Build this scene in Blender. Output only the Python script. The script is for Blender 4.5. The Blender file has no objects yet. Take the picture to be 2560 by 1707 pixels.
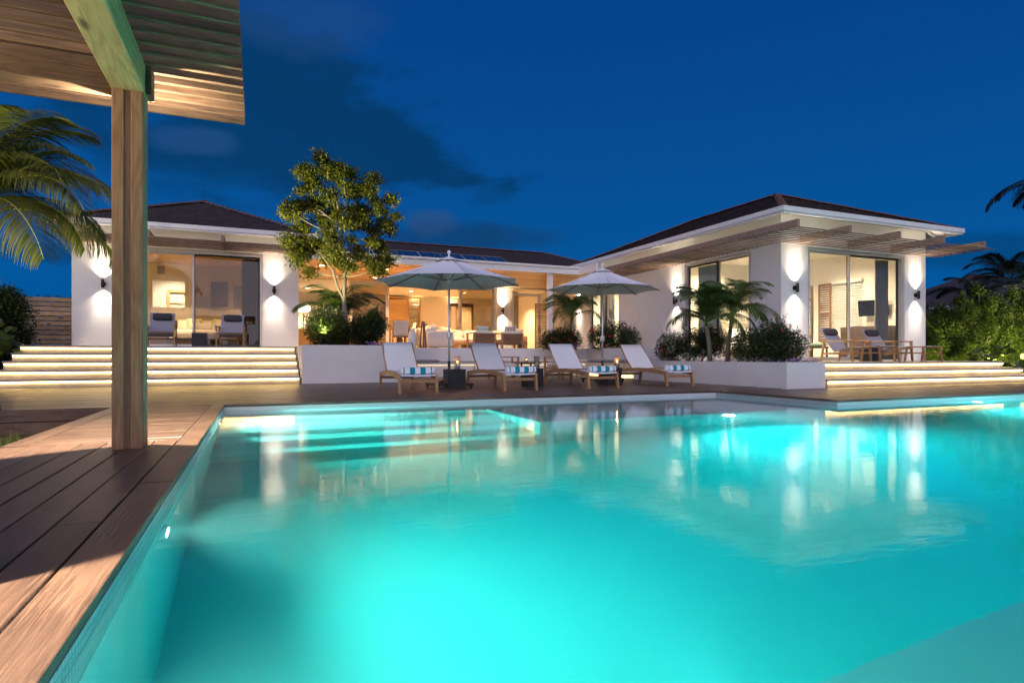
import bpy, math, random
from mathutils import Vector, Matrix, Euler
R = math.radians
PI = math.pi
rnd = random.Random(11)
sc = bpy.context.scene
COL = sc.collection

# ------------------------------------------------------------------ camera
cd = bpy.data.cameras.new('camera'); cam = bpy.data.objects.new('camera', cd); COL.objects.link(cam)
cam.location = (0, 0, 0.60); cam.rotation_euler = (R(90), 0, R(-22.925))
cd.sensor_width = 36; cd.lens = 21.19; cd.shift_y = 0.01418; cd.clip_start = .05; cd.clip_end = 4000
sc.camera = cam

# ------------------------------------------------------------------ view, engine
sc.view_settings.view_transform = 'Standard'; sc.view_settings.look = 'None'
sc.view_settings.gamma = 1; sc.view_settings.use_curve_mapping = False
sc.view_settings.exposure = 0.0
try:
    sc.cycles.use_denoising = True
    sc.cycles.denoiser = 'OPENIMAGEDENOISE'
    sc.cycles.use_light_tree = True
    sc.cycles.max_bounces = 8; sc.cycles.diffuse_bounces = 3; sc.cycles.glossy_bounces = 3
    sc.cycles.transmission_bounces = 5; sc.cycles.transparent_max_bounces = 10
    sc.cycles.sample_clamp_indirect = 12.0; sc.cycles.sample_clamp_direct = 0
    sc.cycles.caustics_reflective = False; sc.cycles.caustics_refractive = True
    sc.cycles.blur_glossy = .5
except Exception as ex:
    print(ex)

# ------------------------------------------------------------------ dusk sky
W = bpy.data.worlds.new('World'); sc.world = W; W.use_nodes = True
nt = W.node_tree; nt.nodes.clear()
def N(t, typ, **kw):
    n = t.nodes.new(typ)
    for k, v in kw.items():
        setattr(n, k, v)
    return n
def L(t, a, b): t.links.new(a, b)
out = N(nt, 'ShaderNodeOutputWorld'); bg = N(nt, 'ShaderNodeBackground'); L(nt, bg.outputs[0], out.inputs[0])
bg.inputs[1].default_value = 0.088
tc = N(nt, 'ShaderNodeTexCoord'); sep = N(nt, 'ShaderNodeSeparateXYZ'); L(nt, tc.outputs['Generated'], sep.inputs[0])
def wmath(op, a, b=None, c=None, clamp=False):
    n = N(nt, 'ShaderNodeMath', operation=op); n.use_clamp = clamp
    for i, v in enumerate((a, b, c)):
        if v is None: continue
        if isinstance(v, (int, float)): n.inputs[i].default_value = v
        else: L(nt, v, n.inputs[i])
    return n.outputs[0]
def wmix(f, a, b):
    n = N(nt, 'ShaderNodeMix', data_type='RGBA')
    for i, v in ((0, f), (6, a), (7, b)):
        if isinstance(v, (int, float)): n.inputs[i].default_value = v
        elif isinstance(v, tuple): n.inputs[i].default_value = (*v, 1)
        else: L(nt, v, n.inputs[i])
    return n.outputs[2]
ramp = N(nt, 'ShaderNodeValToRGB'); L(nt, sep.outputs[2], ramp.inputs[0])
e = ramp.color_ramp.elements
e[0].position = 0.0; e[0].color = (0.0, 1.08, 3.6, 1)
e[1].position = 0.75; e[1].color = (0.0, .42, 2.25, 1)
m_ = e.new(.12); m_.color = (0.0, 1.06, 3.75, 1)
m_ = e.new(.45); m_.color = (0.0, .64, 2.85, 1)
# twilight sky texture, the sun a little under the horizon behind the camera
sky = N(nt, 'ShaderNodeTexSky', sky_type='NISHITA'); sky.sun_disc = False
sky.sun_elevation = R(-3.0); sky.sun_rotation = R(200)
col = ramp.outputs[0]
add = N(nt, 'ShaderNodeMix', data_type='RGBA', blend_type='ADD'); add.inputs[0].default_value = .35
L(nt, col, add.inputs[6]); L(nt, sky.outputs[0], add.inputs[7]); col = add.outputs[2]
# afterglow in the sky behind the camera
def dirdot(v):
    n = N(nt, 'ShaderNodeVectorMath', operation='DOT_PRODUCT'); L(nt, tc.outputs['Generated'], n.inputs[0]); n.inputs[1].default_value = Vector(v).normalized()
    return n.outputs['Value']
gl = N(nt, 'ShaderNodeMapRange', interpolation_type='SMOOTHSTEP'); L(nt, dirdot((-.45, -.85, .18)), gl.inputs[0])
gl.inputs[1].default_value = -.1; gl.inputs[2].default_value = 1.0; gl.inputs[3].default_value = 0; gl.inputs[4].default_value = 1
col = wmix(gl.outputs[0], col, (4.6, 4.2, 6.2))
# clouds
mp = N(nt, 'ShaderNodeMapping'); mp.inputs['Scale'].default_value = (1, 1, 2.2); L(nt, tc.outputs['Generated'], mp.inputs[0])
ns = N(nt, 'ShaderNodeTexNoise'); ns.inputs['Scale'].default_value = 5.2; ns.inputs['Detail'].default_value = 6; ns.inputs['Roughness'].default_value = .52
L(nt, mp.outputs[0], ns.inputs[0])
ns2 = N(nt, 'ShaderNodeTexNoise'); ns2.inputs['Scale'].default_value = 14; ns2.inputs['Detail'].default_value = 7; ns2.inputs['Roughness'].default_value = .6; L(nt, mp.outputs[0], ns2.inputs[0])
nsum = wmath('MULTIPLY_ADD', wmath('SUBTRACT', ns2.outputs[0], .5), .45, wmath('SUBTRACT', ns.outputs[0], .5))
def blob(v, c0, c1, nz, colr, amt, sz=1.0):
    """soft-edged patch of cloud round direction v, its outline broken by noise"""
    global col
    v = Vector(v).normalized()
    sb_ = N(nt, 'ShaderNodeVectorMath', operation='SUBTRACT'); L(nt, tc.outputs['Generated'], sb_.inputs[0]); sb_.inputs[1].default_value = v
    sc_ = N(nt, 'ShaderNodeVectorMath', operation='MULTIPLY'); L(nt, sb_.outputs[0], sc_.inputs[0]); sc_.inputs[1].default_value = (1/c0, 1/c0, 1/c1)
    ln_ = N(nt, 'ShaderNodeVectorMath', operation='LENGTH'); L(nt, sc_.outputs[0], ln_.inputs[0])
    d_ = wmath('SUBTRACT', 1.0, ln_.outputs['Value'])
    d_ = wmath('ADD', d_, wmath('MULTIPLY', nsum, nz))
    mr = N(nt, 'ShaderNodeMapRange', interpolation_type='SMOOTHSTEP'); L(nt, d_, mr.inputs[0])
    mr.inputs[1].default_value = -.12; mr.inputs[2].default_value = .62; mr.inputs[3].default_value = 0; mr.inputs[4].default_value = amt
    col = wmix(mr.outputs[0], col, colr)
blob((.13, .937, .33), .22, .10, 3.2, (.02, .46, 1.5), .9)
blob((-.06, .93, .36), .26, .12, 3.2, (.02, .48, 1.6), .85)
blob((-.04, .93, .27), .25, .08, 3.2, (.02, .55, 1.8), .7)
blob((.30, .94, .185), .13, .035, 1.8, (.06, .55, 1.75), .75)
blob((.403, .892, .19), .10, .022, 2.0, (.06, .62, 1.9), .6)
blob((.863, .484, .135), .12, .03, 2.0, (.01, .55, 1.75), .6)
blob((.255, .942, .218), .045, .024, 2.6, (.30, .85, 2.3), .6)
blob((.075, .881, .47), .13, .04, 2.6, (.20, .85, 2.8), .4)
blob((-.09, .949, .302), .06, .02, 2.2, (.28, 1.05, 3.2), .4)
blob((-.26, .956, .134), .10, .016, 1.5, (.01, .55, 1.7), .6)
L(nt, col, bg.inputs[0])

# the last glow of the set sun: very wide and soft, from behind the camera
sl = bpy.data.lights.new('dusk_glow', 'SUN'); sl.energy = 1.2; sl.angle = R(70); sl.color = (.95, .88, 1.0)
so = bpy.data.objects.new('dusk_glow', sl); COL.objects.link(so)
so.rotation_euler = Vector((.45, .85, -.42)).to_track_quat('-Z', 'Y').to_euler()

# ------------------------------------------------------------------ mesh builder
class MB:
    def __init__(s): s.v = []; s.f = []; s.m = []; s.s = []
    def face(s, idx, mi=0, sm=False): s.f.append(idx); s.m.append(mi); s.s.append(sm)
    def add(s, vs): b = len(s.v); s.v.extend([tuple(p) for p in vs]); return b
    def quad(s, a, b, c, d, mi=0, sm=False): i = s.add((a, b, c, d)); s.face((i, i+1, i+2, i+3), mi, sm)
    def tri(s, a, b, c, mi=0): i = s.add((a, b, c)); s.face((i, i+1, i+2), mi)
    def hexa(s, p, mi=0):     # p: 4 bottom (ccw from above) + 4 top
        b = s.add(p)
        for q in ((3, 2, 1, 0), (4, 5, 6, 7), (0, 1, 5, 4), (1, 2, 6, 5), (2, 3, 7, 6), (3, 0, 4, 7)):
            s.face(tuple(b+k for k in q), mi)
        return s
    def box(s, x0, x1, y0, y1, z0, z1, mi=0):
        s.hexa([(x0, y0, z0), (x1, y0, z0), (x1, y1, z0), (x0, y1, z0), (x0, y0, z1), (x1, y0, z1), (x1, y1, z1), (x0, y1, z1)], mi); return s
    def cbox(s, x0, x1, y0, y1, z0, z1, c=.004, mi=0, axis=0):
        """box with chamfered long edges, long axis 0=x 1=y 2=z"""
        lo = [x0, y0, z0]; hi = [x1, y1, z1]
        a = axis; u = (a+1) % 3; w = (a+2) % 3
        pts = [(lo[u]+c, lo[w]), (hi[u]-c, lo[w]), (hi[u], lo[w]+c), (hi[u], hi[w]-c), (hi[u]-c, hi[w]), (lo[u]+c, hi[w]), (lo[u], hi[w]-c), (lo[u], lo[w]+c)]
        vs = []
        for e_ in (lo[a], hi[a]):
            for p in pts:
                q = [0, 0, 0]; q[a] = e_; q[u] = p[0]; q[w] = p[1]; vs.append(q)
        b = s.add(vs)
        s.face(tuple(b+7-k for k in range(8)), mi); s.face(tuple(b+8+k for k in range(8)), mi)
        for k in range(8): s.face((b+k, b+(k+1) % 8, b+8+(k+1) % 8, b+8+k), mi)
        return s
    def beam(s, p0, p1, w, h, mi=0, up=(0, 0, 1), w1=None, h1=None):
        p0 = Vector(p0); p1 = Vector(p1); d = (p1-p0).normalized(); u = Vector(up)
        if abs(d.dot(u)) > .98: u = Vector((0, 1, 0))
        sd = d.cross(u).normalized(); u = sd.cross(d).normalized()
        w1 = w if w1 is None else w1; h1 = h if h1 is None else h1
        P = []
        for q, ww, hh in ((p0, w, h), (p1, w1, h1)):
            P.append([q-sd*ww/2-u*hh/2, q+sd*ww/2-u*hh/2, q+sd*ww/2+u*hh/2, q-sd*ww/2+u*hh/2])
        b = s.add(P[0]+P[1])
        for q in ((3, 2, 1, 0), (4, 5, 6, 7), (0, 1, 5, 4), (1, 2, 6, 5), (2, 3, 7, 6), (3, 0, 4, 7)): s.face(tuple(b+k for k in q), mi)
        return s
    def tube(s, pts, rad, n=8, mi=0, cap=True):
        pts = [Vector(p) for p in pts]
        if isinstance(rad, (int, float)): rad = [rad]*len(pts)
        rings = []; pu = None
        for i, p in enumerate(pts):
            d = (pts[min(i+1, len(pts)-1)]-pts[max(i-1, 0)]).normalized()
            if pu is None:
                pu = Vector((0, 0, 1)) if abs(d.z) < .9 else Vector((1, 0, 0))
            u = (pu-d*pu.dot(d)).normalized(); pu = u; w = d.cross(u)
            rings.append(s.add([p+(u*math.cos(2*PI*k/n)+w*math.sin(2*PI*k/n))*rad[i] for k in range(n)]))
        for a, b in zip(rings, rings[1:]):
            for k in range(n): s.face((a+k, a+(k+1) % n, b+(k+1) % n, b+k), mi, True)
        if cap:
            s.face(tuple(rings[0]+n-1-k for k in range(n)), mi); s.face(tuple(rings[-1]+k for k in range(n)), mi)
        return s
    def lathe(s, prof, n=20, c=(0, 0, 0), mi=0, cap=True):
        rings = [s.add([(c[0]+r*math.cos(2*PI*k/n), c[1]+r*math.sin(2*PI*k/n), c[2]+z) for k in range(n)]) for r, z in prof]
        for a, b in zip(rings, rings[1:]):
            for k in range(n): s.face((a+k, a+(k+1) % n, b+(k+1) % n, b+k), mi, True)
        if cap:
            s.face(tuple(rings[0]+n-1-k for k in range(n)), mi); s.face(tuple(rings[-1]+k for k in range(n)), mi)
        return s
    def cushion(s, x0, x1, y0, y1, z0, z1, r=.04, mi=0, M=None, n=4, puff=.0):
        """rounded soft box; optional matrix M"""
        c = Vector(((x0+x1)/2, (y0+y1)/2, (z0+z1)/2)); hx, hy, hz = (x1-x0)/2, (y1-y0)/2, (z1-z0)/2
        nu = 16; nv = 8
        idx = []
        def sgp(v, e_): return math.copysign(abs(v)**e_, v)
        vs = []
        ex = .28
        for j in range(nv+1):
            ph = -PI/2+PI*j/nv
            for i in range(nu):
                th = 2*PI*(i+.5)/nu
                x = sgp(math.cos(ph), ex)*sgp(math.cos(th), ex)*hx; y = sgp(math.cos(ph), ex)*sgp(math.sin(th), ex)*hy; z = sgp(math.sin(ph), .5)*hz
                x += 0; z *= 1+puff*(1-(x/hx)**2)*(1-(y/hy)**2)
                p = c+Vector((x, y, z)); vs.append(M @ p if M else p)
        b = s.add(vs)
        for j in range(nv):
            for i in range(nu): s.face((b+j*nu+i, b+j*nu+(i+1) % nu, b+(j+1)*nu+(i+1) % nu, b+(j+1)*nu+i), mi, True)
        return s
    def pillow(s, w, h, t, M, mi=0, n=8):
        """square throw pillow in local xz plane, thickness y"""
        for sgn in (1, -1):
            vs = []
            for j in range(n+1):
                for i in range(n+1):
                    u = i/n*2-1; v = j/n*2-1
                    k = 1-.08*(1-abs(u)**2)*abs(v)**3; k2 = 1-.08*(1-abs(v)**2)*abs(u)**3
                    th = t/2*((1-u**4)*(1-v**4))**.5
                    vs.append(M @ Vector((u*w/2*k2, sgn*th, v*h/2*k)))
            b = s.add(vs)
            for j in range(n):
                for i in range(n):
                    q = (b+j*(n+1)+i, b+j*(n+1)+i+1, b+(j+1)*(n+1)+i+1, b+(j+1)*(n+1)+i)
                    s.face(q if sgn < 0 else q[::-1], mi, True)
        return s
    def sheet(s, pts, mi=0):   # grid of rows, smooth
        nr = len(pts); nc = len(pts[0]); b = s.add([p for r_ in pts for p in r_])
        for j in range(nr-1):
            for i in range(nc-1): s.face((b+j*nc+i, b+j*nc+i+1, b+(j+1)*nc+i+1, b+(j+1)*nc+i), mi, True)
        return s
    def mesh(s, name, mats):
        me = bpy.data.meshes.new(name); me.from_pydata(s.v, [], s.f)
        if not isinstance(mats, (list, tuple)): mats = [mats]
        for m in mats: me.materials.append(m)
        me.polygons.foreach_set('material_index', s.m); me.polygons.foreach_set('use_smooth', s.s)
        me.update(); return me

def link(name, me, parent=None, loc=(0, 0, 0), rot=(0, 0, 0), kind=None):
    o = bpy.data.objects.new(name, me); COL.objects.link(o)
    o.parent = parent; o.location = loc; o.rotation_euler = rot
    if kind: o['kind'] = kind
    return o
def part(name, mb, mats, parent=None, loc=(0, 0, 0), rot=(0, 0, 0), kind=None, label=None):
    o = link(name, mb.mesh(name, mats), parent, loc, rot, kind)
    if label: o['label'] = label
    return o
def thing(name, label, cat, loc=(0, 0, 0), rz=0, group=None):
    o = bpy.data.objects.new(name, None); COL.objects.link(o); o.empty_display_size = .1
    o.location = loc; o.rotation_euler = (0, 0, rz); tag(o, label, cat, group); return o
def tag(o, label, cat, group=None):
    o['label'] = label; o['category'] = cat
    if group: o['group'] = group
    return o
def kids(o): return [c for c in bpy.data.objects if c.parent == o]
_ch = {}
def copy_tree(o, parent=None, loc=None, rz=None, label=None):
    c = o.copy(); COL.objects.link(c)
    if parent is not None: c.parent = parent
    if loc is not None: c.location = loc
    if rz is not None: c.rotation_euler = (0, 0, rz)
    if label: c['label'] = label
    for k in o.children: copy_tree(k, c)
    return c

# ------------------------------------------------------------------ materials
def newmat(name):
    m = bpy.data.materials.new(name); m.use_nodes = True; t = m.node_tree; b = t.nodes['Principled BSDF']
    return m, t, b
def plain(name, col, rough=.6, metal=0, spec=.5, noise=0, nscale=8, bump=0, bscale=60, sheen=0):
    m, t, b = newmat(name)
    b.inputs['Base Color'].default_value = (*col, 1); b.inputs['Roughness'].default_value = rough; b.inputs['Metallic'].default_value = metal
    b.inputs['Specular IOR Level'].default_value = spec
    if sheen: b.inputs['Sheen Weight'].default_value = sheen
    if noise or bump:
        tcn = N(t, 'ShaderNodeTexCoord')
    if noise:
        n = N(t, 'ShaderNodeTexNoise'); n.inputs['Scale'].default_value = nscale; n.inputs['Detail'].default_value = 5; L(t, tcn.outputs['Object'], n.inputs[0])
        mx = N(t, 'ShaderNodeMix', data_type='RGBA'); L(t, n.outputs[0], mx.inputs[0])
        mx.inputs[6].default_value = (*[c*(1-noise) for c in col], 1); mx.inputs[7].default_value = (*[min(1, c*(1+noise)) for c in col], 1)
        L(t, mx.outputs[2], b.inputs['Base Color'])
    if bump:
        n = N(t, 'ShaderNodeTexNoise'); n.inputs['Scale'].default_value = bscale; n.inputs['Detail'].default_value = 4; L(t, tcn.outputs['Object'], n.inputs[0])
        bp = N(t, 'ShaderNodeBump'); bp.inputs['Strength'].default_value = bump; bp.inputs['Distance'].default_value = .01; L(t, n.outputs[0], bp.inputs['Height']); L(t, bp.outputs[0], b.inputs['Normal'])
    return m
def wood(name, c0, c1, axis=0, rough=.5, scale=2.2, knots=False, bump=.25, vary=.35, rvar=.15, rings=14):
    m, t, b = newmat(name)
    tcn = N(t, 'ShaderNodeTexCoord'); oi = N(t, 'ShaderNodeObjectInfo')
    off = N(t, 'ShaderNodeVectorMath', operation='SCALE'); off.inputs[0].default_value = (17, 31, 53); L(t, oi.outputs['Random'], off.inputs[3])
    ad = N(t, 'ShaderNodeVectorMath', operation='ADD'); L(t, tcn.outputs['Object'], ad.inputs[0]); L(t, off.outputs[0], ad.inputs[1])
    mp = N(t, 'ShaderNodeMapping'); sv = [34.0, 34.0, 34.0]; sv[axis] = 1.6
    mp.inputs['Scale'].default_value = sv; L(t, ad.outputs[0], mp.inputs[0])
    n1 = N(t, 'ShaderNodeTexNoise'); n1.inputs['Scale'].default_value = scale; n1.inputs['Detail'].default_value = 7; n1.inputs['Roughness'].default_value = .62; n1.inputs['Distortion'].default_value = .6
    L(t, mp.outputs[0], n1.inputs[0])
    mp2 = N(t, 'ShaderNodeMapping'); sv = [2.2, 2.2, 2.2]; sv[axis] = .5; mp2.inputs['Scale'].default_value = sv; L(t, ad.outputs[0], mp2.inputs[0])
    n2 = N(t, 'ShaderNodeTexNoise'); n2.inputs['Scale'].default_value = 1.3; n2.inputs['Detail'].default_value = 3; L(t, mp2.outputs[0], n2.inputs[0])
    wv = N(t, 'ShaderNodeMath', operation='MULTIPLY_ADD'); L(t, n2.outputs[0], wv.inputs[0]); wv.inputs[1].default_value = rings; L(t, n1.outputs[0], wv.inputs[2])
    fr = N(t, 'ShaderNodeMath', operation='PINGPONG'); L(t, wv.outputs[0], fr.inputs[0]); fr.inputs[1].default_value = .5
    mixv = N(t, 'ShaderNodeMath', operation='MULTIPLY_ADD'); L(t, fr.outputs[0], mixv.inputs[0]); mixv.inputs[1].default_value = .9
    sb = N(t, 'ShaderNodeMath', operation='MULTIPLY_ADD'); L(t, n1.outputs[0], sb.inputs[0]); sb.inputs[1].default_value = 2.2; sb.inputs[2].default_value = -.85; L(t, sb.outputs[0], mixv.inputs[2])
    cr = N(t, 'ShaderNodeMix', data_type='RGBA'); cr.clamp_factor = True; L(t, mixv.outputs[0], cr.inputs[0]); cr.inputs[6].default_value = (*c0, 1); cr.inputs[7].default_value = (*c1, 1)
    res = cr.outputs[2]
    if knots:
        vo = N(t, 'ShaderNodeTexVoronoi'); vo.inputs['Scale'].default_value = 1.0
        mp3 = N(t, 'ShaderNodeMapping'); sv = [7.0, 7.0, 7.0]; sv[axis] = 2.3; mp3.inputs['Scale'].default_value = sv; L(t, ad.outputs[0], mp3.inputs[0]); L(t, mp3.outputs[0], vo.inputs[0])
        kr = N(t, 'ShaderNodeMapRange'); L(t, vo.outputs['Distance'], kr.inputs[0]); kr.inputs[1].default_value = .07; kr.inputs[2].default_value = .2; kr.inputs[3].default_value = .9; kr.inputs[4].default_value = 0
        km = N(t, 'ShaderNodeMix', data_type='RGBA'); L(t, kr.outputs[0], km.inputs[0]); L(t, res, km.inputs[6]); km.inputs[7].default_value = (*[c*.25 for c in c0], 1); res = km.outputs[2]
    hv = N(t, 'ShaderNodeHueSaturation'); L(t, res, hv.inputs['Color'])
    vr = N(t, 'ShaderNodeMapRange'); L(t, oi.outputs['Random'], vr.inputs[0]); vr.inputs[3].default_value = 1-vary; vr.inputs[4].default_value = 1+vary; L(t, vr.outputs[0], hv.inputs['Value'])
    L(t, hv.outputs[0], b.inputs['Base Color'])
    rr = N(t, 'ShaderNodeMapRange'); L(t, n1.outputs[0], rr.inputs[0]); rr.inputs[3].default_value = rough-rvar; rr.inputs[4].default_value = rough+rvar; L(t, rr.outputs[0], b.inputs['Roughness'])
    bp = N(t, 'ShaderNodeBump'); bp.inputs['Strength'].default_value = bump; bp.inputs['Distance'].default_value = .004; L(t, n1.outputs[0], bp.inputs['Height']); L(t, bp.outputs[0], b.inputs['Normal'])
    return m
def emit(name, col, st):
    m = bpy.data.materials.new(name); m.use_nodes = True; t = m.node_tree; t.nodes.clear()
    o = N(t, 'ShaderNodeOutputMaterial'); e_ = N(t, 'ShaderNodeEmission'); e_.inputs[0].default_value = (*col, 1); e_.inputs[1].default_value = st; L(t, e_.outputs[0], o.inputs[0]); return m
def glassy(name, tint=(1, 1, 1), refl=1.0):
    m = bpy.data.materials.new(name); m.use_nodes = True; t = m.node_tree; t.nodes.clear()
    o = N(t, 'ShaderNodeOutputMaterial'); tr = N(t, 'ShaderNodeBsdfTransparent'); tr.inputs[0].default_value = (*tint, 1)
    g = N(t, 'ShaderNodeBsdfGlossy'); g.inputs['Roughness'].default_value = .01; fr = N(t, 'ShaderNodeFresnel'); ge = N(t, 'ShaderNodeNewGeometry'); io = N(t, 'ShaderNodeMapRange'); L(t, ge.outputs['Backfacing'], io.inputs[0]); io.inputs[3].default_value = 1.45; io.inputs[4].default_value = 1/1.45; L(t, io.outputs[0], fr.inputs[0])
    mu = N(t, 'ShaderNodeMath', operation='MULTIPLY'); L(t, fr.outputs[0], mu.inputs[0]); mu.inputs[1].default_value = refl; mu.use_clamp = True
    mx = N(t, 'ShaderNodeMixShader'); L(t, mu.outputs[0], mx.inputs[0]); L(t, tr.outputs[0], mx.inputs[1]); L(t, g.outputs[0], mx.inputs[2]); L(t, mx.outputs[0], o.inputs[0]); return m
def leafmat(name, c0, c1, rough=.45, trans=.25):
    m, t, b = newmat(name)
    ge = N(t, 'ShaderNodeNewGeometry')
    mx = N(t, 'ShaderNodeMix', data_type='RGBA'); L(t, ge.outputs['Random Per Island'], mx.inputs[0]); mx.inputs[6].default_value = (*c0, 1); mx.inputs[7].default_value = (*c1, 1)
    L(t, mx.outputs[2], b.inputs['Base Color']); b.inputs['Roughness'].default_value = rough
    if trans:
        tl = N(t, 'ShaderNodeBsdfTranslucent'); L(t, mx.outputs[2], tl.inputs[0]); ms = N(t, 'ShaderNodeMixShader'); ms.inputs[0].default_value = trans
        o = t.nodes['Material Output']; L(t, b.outputs[0], ms.inputs[1]); L(t, tl.outputs[0], ms.inputs[2]); L(t, ms.outputs[0], o.inputs[0])
    return m

M_stucco = plain('stucco', (.78, .76, .74), .85, bump=.55, bscale=38, noise=.05, nscale=3)
M_white = plain('white_paint', (.8, .79, .77), .45, noise=.03, nscale=5)
M_inner = plain('interior_wall', (.72, .62, .48), .8, noise=.03, nscale=2)
M_innerw = plain('interior_white', (.78, .74, .68), .7, noise=.02)
M_innerf = plain('interior_floor', (.42, .36, .3), .3, noise=.1)
M_concrete = plain('step_stone', (.42, .37, .31), .7, noise=.14, nscale=7, bump=.3, bscale=90)
M_frame = plain('aluminium_frame', (.62, .6, .58), .35, metal=.3)
M_darkframe = plain('dark_bronze_frame', (.05, .05, .05), .4, metal=.3)
M_black = plain('black_resin', (.015, .015, .016), .45, bump=.2, bscale=120)
M_sconce = plain('sconce_metal', (.03, .026, .022), .4, metal=.6)
M_chrome = plain('brushed_aluminium', (.78, .78, .8), .3, metal=.45)
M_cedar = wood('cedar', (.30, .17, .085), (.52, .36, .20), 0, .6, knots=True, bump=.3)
M_cedary = wood('cedar_lengthwise', (.36, .22, .08), (.60, .44, .20), 1, .6, knots=True, bump=.3, vary=.15)
M_slatd = wood('shaded_cedar', (.075, .04, .02), (.18, .105, .055), 0, .65, knots=True, bump=.3)  # cedar darkened so the pergola slats and cross beam read as shaded
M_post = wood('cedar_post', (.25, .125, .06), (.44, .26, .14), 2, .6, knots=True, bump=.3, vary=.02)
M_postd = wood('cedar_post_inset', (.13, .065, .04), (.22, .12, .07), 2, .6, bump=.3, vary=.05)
M_weath = wood('weathered_slat', (.10, .06, .042), (.28, .18, .12), 0, .7, bump=.3, vary=.4)
M_weathy = wood('weathered_beam', (.22, .14, .10), (.36, .26, .19), 1, .7, bump=.3, vary=.2)
M_deck = wood('deck_plank', (.065, .038, .027), (.20, .125, .08), 0, .4, scale=3.2, bump=.5, vary=.32, rvar=.14, rings=4)
M_decky = wood('deck_plank_lengthwise', (.065, .038, .027), (.20, .125, .08), 1, .42, scale=3.2, bump=.5, vary=.25, rvar=.12, rings=4)
M_teak = wood('teak', (.30, .155, .06), (.48, .28, .13), 1, .5, bump=.15, vary=.12)
M_teakz = wood('teak_upright', (.30, .155, .06), (.48, .28, .13), 2, .5, bump=.15, vary=.12)
M_oak = wood('oak_board', (.42, .24, .09), (.6, .38, .17), 0, .5, bump=.1, vary=.1)
M_ceil = wood('ceiling_board', (.42, .24, .10), (.62, .4, .2), 0, .5, bump=.15, vary=.2)
M_shingle = plain('cedar_shingle', (.055, .04, .04), .8, noise=.55, nscale=9, bump=.6, bscale=50)
M_ridge = plain('ridge_cap', (.15, .075, .055), .75, noise=.4, nscale=6)
M_soil = plain('soil', (.03, .022, .015), .95, bump=.8, bscale=30)
M_ground = plain('garden_ground', (.035, .04, .02), .95, noise=.4, nscale=1.5, bump=.8, bscale=12)
M_fabw = plain('white_sling', (.8, .8, .82), .75, bump=.15, bscale=600)
M_fabg = plain('grey_sling', (.36, .34, .38), .8, bump=.15, bscale=600)
M_headr = plain('charcoal_headrest', (.055, .048, .055), .85)
M_cush = plain('cream_cushion', (.78, .70, .60), .85, noise=.04)
M_cushg = plain('grey_cushion', (.32, .3, .3), .85)
M_canvas = plain('white_canvas', (.86, .86, .86), .8, noise=.03, nscale=3)
M_teal = plain('teal_napkin', (.0, .28, .32), .8)
M_curt = plain('grey_curtain', (.17, .16, .14), .85)
M_curtl = plain('pale_curtain', (.42, .5, .46), .85)
M_screen = plain('tv_screen', (.012, .014, .016), .15)
M_dkwood = plain('dark_wood', (.07, .04, .025), .5, noise=.3, nscale=12)
M_shutw = wood('shutter_wood', (.16, .075, .035), (.26, .14, .075), 0, .5, vary=.1)
M_bark = plain('bark', (.27, .22, .17), .85, noise=.3, nscale=14, bump=.7, bscale=40)
M_palmbark = plain('palm_bark', (.2, .17, .12), .85, noise=.3, nscale=20, bump=.7, bscale=40)
M_solar = plain('solar_glass', (.012, .03, .075), .12, spec=.6)
M_glass = glassy('window_glass', (.97, .97, .95), 1.0)
M_screenmesh = glassy('tinted_glass', (.62, .58, .5), 1.3)
M_bulb = emit('lamp_glow', (1, .86, .62), 14)
M_led = emit('led_strip', (1, .66, .22), 30)
_t = M_led.node_tree; _tc = N(_t, 'ShaderNodeTexCoord'); _n = N(_t, 'ShaderNodeTexNoise'); _n.inputs['Scale'].default_value = 1.7; _n.inputs['Detail'].default_value = 8; _n.inputs['Roughness'].default_value = .8
L(_t, _tc.outputs['Object'], _n.inputs[0]); _m = N(_t, 'ShaderNodeMapRange'); L(_t, _n.outputs[0], _m.inputs[0]); _m.inputs[1].default_value = .3; _m.inputs[2].default_value = .7; _m.inputs[3].default_value = 7; _m.inputs[4].default_value = 24
L(_t, _m.outputs[0], [n for n in _t.nodes if n.type == 'EMISSION'][0].inputs[1])
M_ledsoft = emit('soffit_led', (1, .82, .58), 9)
M_shade = emit('pendant_shade_glow', (1, .90, .72), 2.6)
M_flame = emit('candle_flame', (1, .55, .18), 40)
M_poolbulb = emit('pool_lamp_glow', (.75, 1, .95), 60)
M_leaf_tree = leafmat('tree_leaf', (.04, .075, .008), (.22, .22, .02), .45, .4)
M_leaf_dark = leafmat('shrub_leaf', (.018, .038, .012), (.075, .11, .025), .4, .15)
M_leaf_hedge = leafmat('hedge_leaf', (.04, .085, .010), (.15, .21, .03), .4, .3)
M_leaf_palm = leafmat('palm_leaflet', (.04, .09, .02), (.14, .20, .04), .38, .2)
M_leaf_coco = leafmat('coconut_leaflet', (.07, .10, .015), (.19, .19, .04), .38, .3)
M_coco_rib = plain('coconut_rib', (.32, .34, .06), .5)
M_grape = leafmat('sea_grape_leaf', (.05, .10, .02), (.15, .18, .03), .35, .25)
M_red = plain('red_petal', (.45, .012, .02), .6)
M_purple = plain('purple_petal', (.28, .1, .38), .6)
M_grass = leafmat('grass_blade', (.06, .12, .01), (.22, .3, .04), .5, .3)

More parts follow.
